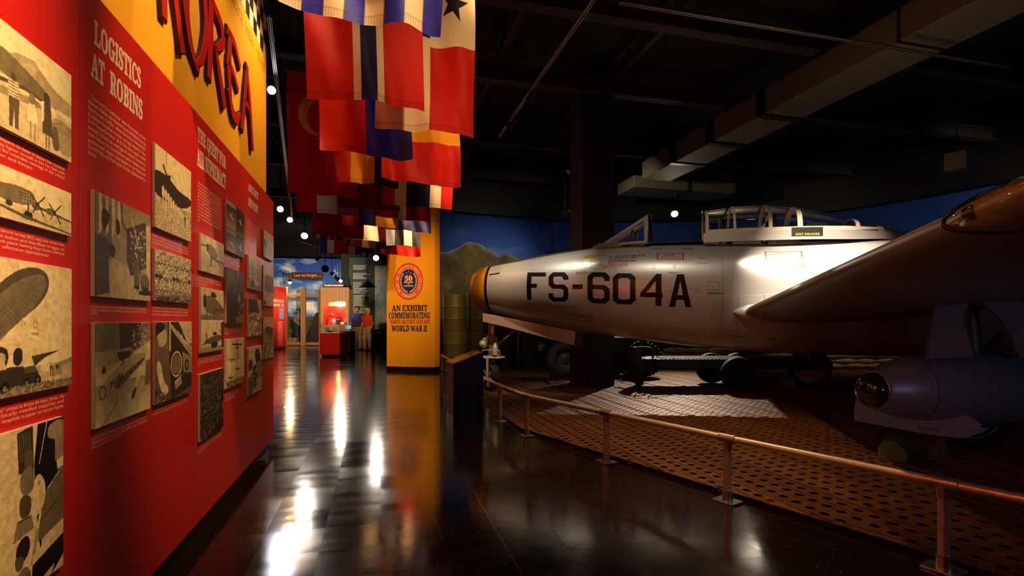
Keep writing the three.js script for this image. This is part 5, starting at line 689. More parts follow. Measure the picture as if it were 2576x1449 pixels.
// ---------------------------------------------------------------- exhibit column
{
  const w = 1.2, o = struct('column', rbx(w, 4.05, .32, 0, 2.125, -.16, .006), M.yellow, P(-2.355, 0, 11.97), -14 * Math.PI / 180); o.userData.label = 'mustard yellow exhibit column with round anniversary emblem';
  part('plinth', bx(w + .012, .1, .33, 0, .05, -.16), M.black, o, 'black plinth');
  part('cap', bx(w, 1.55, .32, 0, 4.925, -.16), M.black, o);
  const CWd = 1024, CHt = 2048, tex = canvasTex(CWd, CHt, (x) => {
    const S = CWd / w, X = (m) => (m + w / 2) * S, Y = (h) => (4.15 - h) / 4.05 * CHt, sy = CHt / 4.05, SC = S / sy; x.fillStyle = '#e6a012'; x.fillRect(0, 0, CWd, CHt);
    x.save(); x.translate(X(-.045), Y(2.08)); x.scale(S, sy);
    const ell = (rx, ry, c) => { x.fillStyle = c; x.beginPath(); x.ellipse(0, 0, rx, ry, 0, 0, 7); x.fill(); };
    ell(.365, .43, '#cf3a1e'); ell(.325, .385, '#f0dfc0'); ell(.318, .378, '#d8452a'); ell(.25, .3, '#efdcb8'); ell(.243, .293, '#c8902a'); ell(.2, .275, '#1c1e66');
    x.fillStyle = '#1c1e66'; x.beginPath(); x.ellipse(0, 0, .235, .285, 0, 0, 7); x.fill();
    for (const s of [-1, 1]) for (let i = 0; i < 9; i++) { const a = 1.35 + i * .16 + .3; const t = Math.PI / 2 + s * (.25 + i * .26); x.fillStyle = '#d9a83a'; x.save(); x.translate(.195 * Math.cos(t), .245 * Math.sin(t)); x.rotate(t + Math.PI / 2 + s * .5); x.beginPath(); x.ellipse(0, 0, .034, .014, 0, 0, 7); x.fill(); x.rotate(-s * 1.0); x.beginPath(); x.ellipse(0, 0, .03, .012, 0, 0, 7); x.fill(); x.restore(); }
    const star = (cx, cy, r) => { x.fillStyle = '#e8c04a'; x.beginPath(); for (let k = 0; k < 10; k++) { const a = k * Math.PI / 5, q = k % 2 ? r * .4 : r; x.lineTo(cx + q * Math.sin(a), cy - q * Math.cos(a)); } x.closePath(); x.fill(); };
    for (let k = 0; k < 5; k++) star(.055 * Math.sin(k * 1.2566), -.185 - .055 * Math.cos(k * 1.2566), .022);
    const t = (s, y, size, width, c = '#f0d9a0', f = 'bold $px serif') => { x.save(); x.translate(0, y); x.scale(.001, .001); fitText(x, s, -width * 500, width * 500, 0, size * 1000, f, c); x.restore(); };
    t('50', -.015, .155, .2, '#f2c860'); t('ANNIVERSARY', .035, .042, .24); t('OF', .075, .04, .045); t('WORLD WAR II', .12, .042, .24);
    const arc = (s, r1, r2, a0, a1, flip) => { const n = s.length; for (let i = 0; i < n; i++) { const a = lerp(a0, a1, (i + .5) / n); x.save(); x.translate(r1 * Math.sin(a), -r2 * Math.cos(a)); x.rotate(flip ? a + Math.PI : a); x.scale(.001, .001); x.font = 'bold 50px serif'; x.fillStyle = '#f2d9a0'; x.fillText(s[i], -16, flip ? 18 : 14); x.restore(); } };
    arc('\u2022 UNITED STATES OF AMERICA \u2022', .286, .345, -1.2, 1.2); arc('COMMEMORATION', .286, .345, Math.PI + .62, Math.PI - .62, true); arc('1991-1995 \u2022 THE', .286, .345, -2.35, -1.25); arc('1945-1995 \u2022', .286, .345, 1.3, 2.35);
    x.restore();
    const line = (s, h0, h1, l, r, c) => fitText(x, s, X(l), X(r), Y(h0), (h1 - h0) * sy * 1.42, 'bold $px serif', c);
    line('AN EXHIBIT', 1.395, 1.525, -.47, .43, '#1a1430'); line('COMMEMORATING', 1.225, 1.355, -.55, .49, '#1a1430'); line('ROBINS AIR FORCE BASE AND', 1.1, 1.19, -.51, .49, '#a82a18'); line('WORLD WAR II', .925, 1.055, -.48, .42, '#1a1430');
  });
  part('column_print', new THREE.PlaneGeometry(w - .004, 4.046).translate(0, 2.125, .0008), std(0xffffff, .55, 0, { map: tex }), o, 'yellow front with emblem and dedication');
}
// ---------------------------------------------------------------- oil drums
{
  const R = .278, HH = .88, prof = [[0, .012], [R - .02, .012], [R - .015, .0], [R, .004], [R, .02]]; for (const y of [.29, .58]) prof.push([R, y - .025], [R + .017, y - .007], [R + .017, y + .007], [R, y + .025]); prof.push([R, HH - .02], [R + .004, HH - .004], [R - .012, HH], [R - .018, HH - .016], [0, HH - .016]);
  const geo = lathe(prof, 32), drumMat = (c) => std(c, .5, .1, { bumpMap: wavy, bumpScale: .004 });
  const spots = [[1146, 12.45, 0, 'olive oil drum standing beside the yellow column', 0x55531f], [1209, 12.45, 0, 'olive oil drum standing behind the information stand', 0x4a4a1e], [1272, 12.5, 0, 'brown-green oil drum standing behind the nose wheel', 0x433a1c], [1335, 12.5, 0, 'bright green oil drum standing at the end of its row', 0x3f5a24], [1144, 12.5, 1, 'dark olive drum stacked on the drum by the column', 0x4a4a20], [1208, 12.5, 1, 'dark olive drum stacked behind the yellow nose ring', 0x40401c], [1271, 12.5, 1, 'dark brown drum stacked behind the nose gear door', 0x332d18]];
  for (const [X, d, up, label, c] of spots) { const o = thing('oil_drum', label, 'drum', P((X - 1288) / FOCAL * d, .04 + up * HH, d), X, 'oil drums stacked behind the jet nose'); part('shell', geo, drumMat(c), o); part('bung', rod([.16, HH - .016, .05], [.16, HH + .006, .05], .03, .03, 10), M.darkSteel, o); }
}
// ---------------------------------------------------------------- sandbags
{
  const r = rng(77), bagGeo = (k) => { const rr = rng(200 + k), g = new THREE.SphereGeometry(.5, 18, 12), p = g.attributes.position; for (let i = 0; i < p.count; i++) { let x = p.getX(i) * 2, y = p.getY(i) * 2, z = p.getZ(i) * 2; const s = (v, e) => Math.sign(v) * Math.pow(Math.abs(v), e); x = s(x, .62); y = s(y, .75); z = s(z, .7); const n = 1 + .1 * (fbm(x * 3 + k, z * 3 + y * 3, 3) - .5); p.setXYZ(i, x * .29 * n, .065 + y * .065 * n * (1 - .25 * x * x), z * .15 * n); } g.computeVertexNormals(); return g; };
  const geos = [0, 1, 2, 3].map(bagGeo), mat = [0x8c7a4a, 0x7d6c40, 0x978453].map((c) => std(c, .9, 0, { bumpMap: wavy, bumpScale: .01 }));
  let n = 0;
  const bag = (x, h, d, turn) => { const o = part('sandbag', geos[n % 4], mat[n % 3], scene); o.name = numbered('sandbag'); o.position.copy(P(x, h, d)); o.rotation.y = turn + (r() - .5) * .2; tag(o, 'khaki sandbag in the low wall behind the jet', 'sandbag', 'sandbags of the low wall'); n++; };
  for (let row = 0; row < 3; row++) for (let i = 0; i < 15; i++) { const x = 2.1 + i * .5 + (row % 2) * .26; bag(x, .04 + row * .118, 12.35 - .012 * (x - 2) + (r() - .5) * .04, .02); }
  for (let i = 0; i < 5; i++) bag(3.9 + i * .52, .04 + 3 * .118, 12.33, 0);
}
// ---------------------------------------------------------------- bomb trailer, jeep
{
  const o = thing('bomb_trailer', 'low dark olive flat trailer parked under the jet', 'trailer', P(0, .04, 0), 0), om = std(0x2c2c16, .6), tm = std(0x14140e, .7);
  const bed = part('bed', [rbx(2.9, .05, .75, 3.85, .46, -8.95, .006), rbx(2.9, .1, .06, 3.85, .39, -8.56, .006), rbx(2.9, .1, .06, 3.85, .39, -9.34, .006)], om, o, 'olive ribbed bed');
  const sl = []; for (let i = 0; i < 44; i++) sl.push(bx(.02, .012, .7, 2.5 + i * .064, .49, -8.95)); part('tread_rib', sl, std(0x4a4824, .6), bed).userData.kind = 'stuff';
  const wh = (x, d, r, w, rot) => { const t = part('wheel', lathe([[r * .5, -w / 2], [r * .9, -w / 2], [r, -w * .3], [r, w * .3], [r * .9, w / 2], [r * .5, w / 2], [0, w * .3]], 32).rotateX(Math.PI / 2).rotateY(rot).translate(x, r, -d), M.rubber, o); part('hub', lathe([[0, w * .34], [r * .2, w * .34], [r * .3, w * .3], [r * .5, w * .5]], 20).rotateX(Math.PI / 2).rotateY(rot).translate(x, r, -d), tm, t); };
  wh(3.62, 8.28, .27, .16, 0); wh(4.1, 9.4, .27, .16, 0); wh(3.62, 9.4, .27, .16, 0); wh(2.2, 8.95, .25, .15, 1.35);
  part('front_dolly', [rbx(.1, .5, .3, 2.16, .42, -8.95, .01), tube([[2.1, .42, -8.8], [2.12, .66, -8.8], [2.36, .66, -8.8], [2.4, .48, -8.8]], .018, 8, 30), tube([[2.3, .62, -8.9], [2.34, .86, -8.9], [2.6, .86, -8.9], [2.86, .6, -8.9]], .012, 8, 30), rod([2.5, .86, -8.9], [2.5, .5, -8.9], .01), bx(.5, .04, .5, 2.5, .46, -8.95)], om, o); part('tow_eye', [rod([2.1, .3, -8.95], [1.9, .16, -8.95], .02), new THREE.TorusGeometry(.05, .016, 8, 16).translate(1.88, .14, -8.95)], M.darkSteel, o); part('axle', rod([3.86, .27, -8.3], [3.86, .27, -9.4], .03), tm, o);
  // jeep, mostly hidden behind the pillar and the nose gear door
  const j = thing('military_jeep', 'dark olive jeep parked behind the pillar', 'jeep', P(1.35, .04, 11.05), 0), jm = std(0x24260f, .6);
  part('body', [rbx(1.7, .34, .95, .55, .62, 0, .04), rbx(.8, .2, .85, -.1, .82, 0, .05), rbx(1.9, .06, 1.3, .5, .5, 0, .02), rbx(.06, .4, 1.1, 1.4, .8, 0, .02)], jm, j);
  const tyre = (x, z) => { const r = .36, g = [lathe([[.2, -.1], [.31, -.1], [r - .015, -.075], [r - .015, .075], [.31, .1], [.2, .1], [.17, .05]], 36).rotateX(Math.PI / 2)]; for (let k = 0; k < 28; k++) { const a = k * Math.PI / 14; for (const s of [-1, 1]) g.push(bx(.045, .028, .085, 0, r - .008, s * .05).rotateZ(a + (s > 0 ? .11 : 0))); } const t = part('tyre', merge(g).translate(x, r, z), M.rubber, j, 'knobbly tyre'); part('rim', lathe([[0, .06], [.08, .06], [.1, .02], [.19, .04], [.2, .1]], 24).rotateX(Math.PI / 2).translate(x, r, z), jm, t); };
  tyre(-.28, .62); tyre(-.42, -.62); tyre(1.3, .62); tyre(1.3, -.62);
  part('bumper', [rbx(.08, .12, 1.45, -.78, .58, 0, .01), rbx(.1, .06, .1, -.72, .62, .5, .01)], jm, j); part('grille_bar', [0, 1, 2, 3, 4, 5].map((i) => bx(.02, .22, .03, -.52, .78, -.3 + i * .12)), jm, j);
  const wf = part('windshield_frame', tube([[.35, .78, .5], [.4, 1.18, .5], [.4, 1.18, -.5], [.35, .78, -.5]], .02, 8, 50), jm, j); part('steering_wheel', new THREE.TorusGeometry(.2, .014, 8, 28).rotateY(.9).translate(.75, 1.02, .25), M.steel, j, 'pale steering wheel'); part('grab_rail', [tube([[.85, 1.0, .56], [.9, 1.08, .56], [1.15, .98, .56], [1.5, .98, .56], [1.6, 1.06, .56]], .012, 8, 40)], M.chrome, j, 'bright grab rail');
}

// ---------------------------------------------------------------- figures
function sdfGeo(caps, lo, hi, res = 72, k = .03, extra = null) {
  const mc = new MarchingCubes(res, new THREE.MeshBasicMaterial(), false, false, 120000); mc.isolation = 0;
  const hs = res / 2, S = [0, 1, 2].map((i) => (hi[i] - lo[i]) / 2), C = [0, 1, 2].map((i) => (hi[i] + lo[i]) / 2);
  const dist = (x, y, z) => { let d = 9; for (const [ax, ay, az, ar, bx_, by, bz, br, sx = 1, sz = 1] of caps) { const vx = bx_ - ax, vy = by - ay, vz = bz - az, l = vx * vx + vy * vy + vz * vz || 1e-9, t = clamp(((x - ax) * vx + (y - ay) * vy + (z - az) * vz) / l, 0, 1), dx = (x - ax - vx * t) / sx, dy = y - ay - vy * t, dz = (z - az - vz * t) / sz, e = Math.sqrt(dx * dx + dy * dy + dz * dz) - lerp(ar, br, t), h = clamp(.5 + .5 * (d - e) / k, 0, 1); d = lerp(d, e, h) - k * h * (1 - h); } return extra ? extra(d, x, y, z) : d; };
  for (let z = 0, i = 0; z < res; z++) for (let y = 0; y < res; y++) for (let x = 0; x < res; x++, i++) mc.field[i] = -dist(C[0] + (x - hs) / hs * S[0], C[1] + (y - hs) / hs * S[1], C[2] + (z - hs) / hs * S[2]);
  mc.update();
  const n = mc.count, p = new Float32Array(n * 3); for (let i = 0; i < n; i++) for (let j = 0; j < 3; j++) p[i * 3 + j] = C[j] + mc.positionArray[i * 3 + j] * S[j];
  let g = new THREE.BufferGeometry(); g.setAttribute('position', new THREE.BufferAttribute(p, 3)); g = mergeVertices(g, 1e-4); g.computeVertexNormals();
  return g;
}
function handGeo(w, dir, up, mirror) {   // palm and five fingers, relaxed; w = wrist point, dir = pointing, up = back of the hand
  const d = V(...dir).normalize(), u = V(...up).normalize(), s = d.clone().cross(u).multiplyScalar(mirror), o = V(...w), at = (a, b, c) => o.clone().addScaledVector(d, a).addScaledVector(s, b).addScaledVector(u, c), caps = [], add = (p, r, q, r2) => caps.push([p.x, p.y, p.z, r, q.x, q.y, q.z, r2]);
  for (const b of [-.022, 0, .022]) add(at(0, b * .6, 0), .016, at(.085, b, 0), .014);
  [[-.03, .065], [-.01, .078], [.011, .072], [.031, .055]].forEach(([b, L]) => { const k1 = at(.088, b, 0), k2 = at(.088 + L * .5, b * 1.05, -.008), k3 = at(.088 + L * .85, b * 1.05, -.032); add(k1, .0095, k2, .0088); add(k2, .0088, k3, .0075); });
  add(at(.02, -.03, 0), .012, at(.055, -.055, -.012), .0105); add(at(.055, -.055, -.012), .0105, at(.085, -.058, -.026), .009);
  const lo = [9, 9, 9], hi = [-9, -9, -9]; for (const c of caps) for (const k of [0, 4]) for (let j = 0; j < 3; j++) { lo[j] = Math.min(lo[j], c[k + j] - .03); hi[j] = Math.max(hi[j], c[k + j] + .03); }
  return sdfGeo(caps, lo, hi, 40, .008);
}
function person(label, pos, turn, o) {
  const g = thing('person', label, 'person', pos, turn), J = o.joints, c = (a, ra, b, rb, sx, sz) => [...J[a], ra, ...J[b], rb, sx, sz], lo = [-.5, -.03, -.4], hi = [.6, 1.86, .4], hd = J.head, skin = std(o.skin, .6);
  const torso = [[...J.pelvis, .125, ...J.chest, .135, 1.2, .85], [...J.chest, .13, J.chest[0], J.chest[1] + .12, J.chest[2], .1, 1.35, .8]];
  const legs = ['l', 'r'].flatMap((s) => [c('hip_' + s, .088, 'knee_' + s, .062), c('knee_' + s, .06, 'ankle_' + s, .045)]);
  const upper = ['l', 'r'].map((s) => c('shoulder_' + s, .055, 'elbow_' + s, .043)), fore = ['l', 'r'].map((s) => c('elbow_' + s, .041, 'wrist_' + s, .028));
  const headCaps = [[J.neck[0], J.neck[1] - .08, J.neck[2] - .01, .055, hd[0], hd[1] - .06, hd[2] - .01, .05], [hd[0], hd[1] + .03, hd[2] - .01, .088, hd[0], hd[1] - .045, hd[2] + .015, .066, .9, 1.05]];
  const face = [[0, .0, .1, .012, 0, -.03, .112, .015], [-.085, .0, 0, .02, -.085, -.03, 0, .014], [.085, 0, 0, .02, .085, -.03, 0, .014], [0, -.085, .07, .02, 0, -.09, .075, .018]].map((f) => { const r = (x, y, z) => { const a = o.look || 0; return [hd[0] + x * Math.cos(a) + z * Math.sin(a), hd[1] + y, hd[2] - x * Math.sin(a) + z * Math.cos(a)]; }; return [...r(f[0], f[1], f[2]), f[3], ...r(f[4], f[5], f[6]), f[7]]; });
  const bodyGeo = merge([sdfGeo([...torso, ...legs, ...upper.map((u) => u.map((v, i) => i === 3 || i === 7 ? v - .006 : v)), ...fore, headCaps[0]], lo, hi, 84, .03), sdfGeo([...headCaps, ...face], [hd[0] - .16, hd[1] - .2, hd[2] - .18], [hd[0] + .16, hd[1] + .16, hd[2] + .18], 48, .014), handGeo(J.wrist_l, o.handL || [0, -1, .1], [-1, 0, 0], 1), handGeo(J.wrist_r, o.handR || [0, -1, .1], [1, 0, 0], -1)]);
  const body = part('body', bodyGeo, skin, g);
  const eye = (s) => { const a = o.look || 0, x = s * .034, z = .084; return new THREE.SphereGeometry(.011, 10, 8).translate(hd[0] + x * Math.cos(a) + z * Math.sin(a), hd[1] + .012, hd[2] - x * Math.sin(a) + z * Math.cos(a)); };
  part('eyes', [eye(-1), eye(1)], std(0x20160f, .3), g); 
  part('mouth', new THREE.SphereGeometry(.02, 10, 6).scale(1.2, .25, .5).translate(hd[0] + .083 * Math.sin(o.look || 0), hd[1] - .062, hd[2] + .083 * Math.cos(o.look || 0)), std(0x8a4038, .5), g);
  const sleeve = ['l', 'r'].map((s) => { const a = J['shoulder_' + s], b = J['elbow_' + s], k = o.sleeve ?? .75; return [...a, .072, lerp(a[0], b[0], k), lerp(a[1], b[1], k), lerp(a[2], b[2], k), .064]; }), fs = o.sleeve > 1 ? ['l', 'r'].map((s) => c('elbow_' + s, .056, 'wrist_' + s, .042)) : [];
  if (o.sleeve > 1) sleeve.forEach((q, i) => { const b = J['elbow_' + 'lr'[i]]; q.splice(4, 4, ...b, .058); });
  part('shirt', sdfGeo([[J.pelvis[0], J.pelvis[1] + .03, J.pelvis[2], .142, ...J.chest, .152, 1.2, .88], [...J.chest, .146, J.chest[0], J.chest[1] + .115, J.chest[2], .112, 1.4, .84], ...sleeve, ...fs], lo, hi, 84, .04), o.shirtMat, g, o.shirtLabel);
  part('trousers', sdfGeo([[J.pelvis[0] - .02, J.pelvis[1] - .02, J.pelvis[2], .13, J.pelvis[0] + .02, J.pelvis[1] + .02, J.pelvis[2], .13, 1.22, .92], ...['l', 'r'].flatMap((s) => [c('hip_' + s, .108, 'knee_' + s, .085), [...J['knee_' + s], .083, J['ankle_' + s][0], J['ankle_' + s][1] - .02, J['ankle_' + s][2], .074]])], lo, hi, 84, .03), std(o.trousers, .85), g, o.trouserLabel);
  part('shoes', ['l', 'r'].map((s) => { const a = J['ankle_' + s], f = o.toe?.[s] ?? 0; return sdfGeo([[a[0], .05, a[2] - .04, .045, a[0] + Math.sin(f) * .15, .034, a[2] + Math.cos(f) * .15, .038], [a[0], .09, a[2], .05, a[0], .05, a[2], .05]], [a[0] - .26, -.02, a[2] - .2], [a[0] + .26, .2, a[2] + .28], 32, .02, (d, x, y) => Math.max(d, -y + .0)); }), std(o.shoes, .6), g);
  part('hair', sdfGeo(o.hair.map((h) => [hd[0] + h[0], hd[1] + h[1], hd[2] + h[2], h[3], hd[0] + h[4], hd[1] + h[5], hd[2] + h[6], h[7]]), [hd[0] - .2, hd[1] - .24, hd[2] - .2], [hd[0] + .2, hd[1] + .22, hd[2] + .2], 40, .03), o.hairMat, g, o.hairLabel);
  return [g, J];
}
{
  const J = (d, k = 1) => { const o = {}; for (const n in d) o[n] = d[n].map((v, i) => v * (i === 1 ? k : 1)); return o; };
  const base = { pelvis: [0, .94, 0], chest: [0, 1.27, .0], neck: [0, 1.5, 0], head: [0, 1.635, .02], shoulder_l: [-.19, 1.415, 0], shoulder_r: [.19, 1.415, 0], hip_l: [-.1, .9, 0], hip_r: [.1, .9, 0], knee_l: [-.115, .5, .03], knee_r: [.11, .5, .02], ankle_l: [-.13, .09, -.01], ankle_r: [.12, .09, .0] };
  const mx = (899 - 1288) / FOCAL * 21, wx = (925 - 1288) / FOCAL * 20.9;
  const [m] = person('person in a blue polo shirt and khaki trousers, arm round a companion', P(mx, 0, 21), .1, { joints: J({ ...base, elbow_l: [-.27, 1.14, -.03], wrist_l: [-.24, .9, .07], elbow_r: [.33, 1.24, -.1], wrist_r: [.5, 1.33, -.16] }, 1.0), handL: [.1, -1, .2], handR: [.7, -.3, .3], skin: 0xa8745a, look: .25, sleeve: .85, shirtMat: std(0x3d3f9a, .8), shirtLabel: 'blue polo shirt', trousers: 0x9a8560, trouserLabel: 'khaki trousers', shoes: 0x3a2a1c, toe: { l: -.3, r: .5 }, hairMat: std(0x2a1c12, .8), hairLabel: 'short dark hair', hair: [[-.03, .07, -.03, .085, .03, .07, -.03, .085], [0, .02, -.06, .075, 0, -.03, -.06, .06]] });
  part('belt', new THREE.TorusGeometry(.163, .014, 8, 32).rotateX(Math.PI / 2).scale(1.06, 1.3, .8).translate(0, .965, 0), std(0x1a1410, .5), m);
  person('person with blonde hair in an orange top and pale trousers', P(wx, 0, 20.85), -.35, { joints: J({ ...base, elbow_l: [-.22, 1.14, .02], wrist_l: [-.2, .92, .12], elbow_r: [.24, 1.13, -.02], wrist_r: [.2, .88, .06] }, .95), skin: 0xc08a68, look: -.5, sleeve: .6, shirtMat: std(0xd8481e, .8), shirtLabel: 'orange top', trousers: 0xa89a86, trouserLabel: 'pale trousers', shoes: 0x18130f, toe: { l: -.7, r: -.4 }, hairMat: std(0xd8b070, .7), hairLabel: 'blonde hair', hair: [[-.03, .06, -.02, .1, .03, .06, -.02, .1], [-.05, 0, -.06, .08, -.03, -.1, -.06, .06], [.05, 0, -.06, .08, .04, -.1, -.06, .06], [.085, .03, 0, .04, .08, -.08, 0, .04], [-.085, .03, 0, .04, -.08, -.07, 0, .04]] });
  const sx = (752 - 1288) / FOCAL * 25.4;
  const [s] = person('person figure in a brown uniform jacket and peaked cap behind the wooden fence', P(sx, 0, 25.4), .9, { joints: J({ ...base, elbow_l: [-.24, 1.16, .06], wrist_l: [-.12, 1.0, .22], elbow_r: [.24, 1.15, .06], wrist_r: [.1, 1.02, .24] }, 1.0), handL: [.6, -.2, .7], handR: [-.6, -.2, .7], skin: 0xb08068, look: .2, sleeve: 1.2, shirtMat: std(0x6a5236, .85), shirtLabel: 'brown uniform jacket', trousers: 0x2a2018, trouserLabel: 'dark trousers', shoes: 0x14100c, hairMat: std(0x2c1e12, .8), hair: [[-.02, .03, -.05, .08, .02, .03, -.05, .08], [0, .0, -.07, .07, 0, -.03, -.07, .06]] });
  part('peaked_cap', [lathe([[0, .075], [.13, .07], [.135, .05], [.1, .0], [.095, -.03]], 24).rotateX(.08).translate(0, 1.72, 0), prism([[-.09, 0], [.09, 0], [.06, .07], [-.06, .07]], .012, .003).rotateX(Math.PI / 2 + .3).translate(0, 1.695, .07)], std(0x4a3824, .8), s, 'brown peaked cap');
}

// ---------------------------------------------------------------- far exhibits
{
  const at = (X, d) => (X - 1288) / FOCAL * d, hy = (y, d) => EYE + (HORIZON - y) / FOCAL * d;
  // sky mural behind the fence
  const sky = dataTex(512, 384, (u, v) => { const h = v * 4.45, x = u * 6, cl = fbm(x * .9 + 2, h * 1.6 + 7, 6), w = clamp((cl - .5) * 4.5, 0, 1), k = h / 4.4, c = [lerp(.36, .12, k), lerp(.6, .3, k), lerp(.9, .66, k)].map((q, i) => lerp(q, [.93, .92, .9][i], w)); if (h < 1.35 + .08 * fbm(x * 5, 2, 3)) { const n = fbm(x * 6, h * 9, 4); return [.16 + .14 * n, .2 + .14 * n, .05 + .06 * n]; } return c; });
  const mw = struct('wall_sky', new THREE.BoxGeometry(1, 1, 1).scale(6, 4.45, .1).translate(0, 2.225, -.051), M.black, P(at(765, 27), 0, 27), .12); part('sky_print', new THREE.PlaneGeometry(6, 4.44).translate(0, 2.225, .0005), std(0xffffff, .8, 0, { map: sky }), mw, 'painted sky with white clouds over grass');
  // fence of timber posts with wire
  const f = thing('timber_fence', 'pale timber post fence with wire in front of the sky mural', 'fence', P(0, 0, 24.5), 0), top = hy(722, 24.5);
  for (const [X, w] of [[709, .12], [718, .17], [763, .22], [804.5, .07]]) part('post', rbx(w, top, .14, at(X, 24.5), top / 2, 0, .01), M.wood, f);
  for (const h of [hy(742, 24.5), .1]) part('rail', rbx(at(804, 24.5) - at(712, 24.5), .13, .08, (at(804, 24.5) + at(712, 24.5)) / 2, h, -.05, .01), M.wood, f);
  const wires = []; for (let i = 0; i < 14; i++) wires.push(rod([at(712, 24.5), .2 + i * .19, -.08], [at(804, 24.5), .2 + i * .19, -.08], .003, .003, 4)); for (let i = 0; i < 9; i++) wires.push(rod([lerp(at(712, 24.5), at(804, 24.5), i / 8), .1, -.08], [lerp(at(712, 24.5), at(804, 24.5), i / 8), top, -.08], .003, .003, 4)); part('wire_mesh', wires, M.darkSteel, f).userData.kind = 'stuff';
  const cr = thing('wooden_crate', 'wooden crate on the ground behind the fence', 'crate', P(at(735, 25.2), 0, 25.2)); part('box', rbx(.55, .36, .3, 0, .18, 0, .01), M.wood, cr); part('batten', [rbx(.57, .05, .03, 0, .06, .155, .005), rbx(.57, .05, .03, 0, .3, .155, .005), rbx(.05, .36, .03, .1, .18, .155, .005)], M.wood, cr);
  const tent = thing('canvas_drape', 'dark canvas drape hanging in a triangle behind the fence', 'drape', P(at(795, 26), 0, 26)); part('cloth', grid(24, 12, (u, v) => [lerp(-.62 * (1 - v) - .08, .5, u), v * 1.55 + .1 * Math.sin(u * 3) * v, .2 * Math.sin(u * 9) * (1 - v) * .4 - .1]), std(0x2a1c12, .9, 0, { side: THREE.DoubleSide }), tent); part('pole', rod([.46, 0, -.1], [.46, 1.72, -.1], .03), M.wood, tent);
  // hanging sign
  const sg = thing('hanging_sign', 'dark red hanging sign lettered Lest we forget', 'sign', P(at(773, 24), hy(693, 24), 24), -.06);
  const st = canvasTex(512, 96, (x, w, h) => { x.fillStyle = '#4a1512'; x.fillRect(0, 0, w, h); fitText(x, 'Lest we forget ....', 36, w - 20, 66, 56, 'bold $px serif', '#c08a5a'); });
  part('board', rbx(1.5, .3, .03, 0, 0, 0, .004), std(0x4a1512, .6), sg); part('lettering', new THREE.PlaneGeometry(1.49, .29).translate(0, 0, .0155), std(0xffffff, .6, 0, { map: st }), sg); part('wire', [rod([-.7, .14, 0], [-.7, CEIL - hy(693, 24), 0], .004, .004, 5), rod([.7, .14, 0], [.7, CEIL - hy(693, 24), 0], .004, .004, 5)], M.darkSteel, sg);
  // red panel wall at the far left, seen edge on
  const rp = thing('exhibit_panel', 'tall red exhibit panel with white text beside the timber fence', 'panel', P(at(697, 21.5), 0, 21.5), 1.38), rt = canvasTex(256, 512, (x, w, h) => { x.fillStyle = '#c8180f'; x.fillRect(0, 0, w, h); x.fillStyle = '#2a3a6a'; x.fillRect(20, 20, 60, 60); x.fillStyle = '#f0e6d0'; fitText(x, 'WORLD', 60, 220, 130, 34, 'bold $px sans-serif', '#f0e6d0'); fitText(x, 'WAR II', 60, 220, 165, 34, 'bold $px sans-serif', '#f0e6d0'); x.fillStyle = '#7a8ab0'; x.fillRect(150, 180, 70, 90); for (let i = 0; i < 26; i++) { x.fillStyle = '#e8b8a0'; x.fillRect(130, 290 + i * 8, 80 - (i % 3) * 10, 3); } });
  part('board', rbx(1.1, 2.55, .06, 0, 1.33, 0, .01), std(0xc8180f, .5), rp); part('print', new THREE.PlaneGeometry(1.09, 2.54).translate(0, 1.33, .0306), std(0xffffff, .5, 0, { map: rt }), rp); part('plinth', bx(1.1, .06, .06, 0, .03, 0), M.black, rp);
  // timber display cabinet
  const D = 23, x0 = at(806, D), x1 = at(878, D), h1 = hy(723, D), ox0 = at(816, D), ox1 = at(873, D), oh0 = hy(817, D), oh1 = hy(758, D), cab = thing('display_cabinet', 'tall plank clad display cabinet with a lit red interior', 'cabinet', P(0, 0, D), 0);
  { const n = 9; for (let i = 0; i < n; i++) { const a = lerp(x0, x1, i / n), b = lerp(x0, x1, (i + 1) / n), mid = (a + b) / 2; const put = (y0, y1) => { const m = part('plank', rbx(b - a - .006, y1 - y0, .05, mid, (y0 + y1) / 2, (i % 2) * .006, .006), M.wood, cab); }; if (mid > ox0 && mid < ox1) { put(oh1, h1); put(0, oh0); } else put(0, h1); } }
  part('side', [rbx(.05, h1, .7, x0 + .025, h1 / 2, -.38, .006), rbx(.05, h1, .7, x1 - .025, h1 / 2, -.38, .006), rbx(x1 - x0, .05, .7, (x0 + x1) / 2, h1 - .03, -.38, .006)], M.wood, cab); part('interior', [bx(ox1 - ox0 + .1, oh1 - oh0 + .1, .02, (ox0 + ox1) / 2, (oh0 + oh1) / 2, -.55), bx(ox1 - ox0 + .1, .02, .5, (ox0 + ox1) / 2, oh0 - .01, -.3), bx(ox1 - ox0 + .1, .02, .5, (ox0 + ox1) / 2, oh1 + .05, -.3), bx(.02, oh1 - oh0, .5, ox0 - .02, (oh0 + oh1) / 2, -.3), bx(.02, oh1 - oh0, .5, ox1 + .02, (oh0 + oh1) / 2, -.3)], std(0xc01810, .6), cab, 'red lined interior');
  part('shelf', [rbx(.3, .015, .16, ox0 + .17, oh0 + .4, -.44, .003), rbx(.36, .015, .16, (ox0 + ox1) / 2, oh0 + .46, -.44, .003), rbx(.26, .015, .16, ox1 - .15, oh0 + .5, -.44, .003), rbx(ox1 - ox0, .015, .2, (ox0 + ox1) / 2, oh0 + .01, -.4, .003)], M.wood, cab);
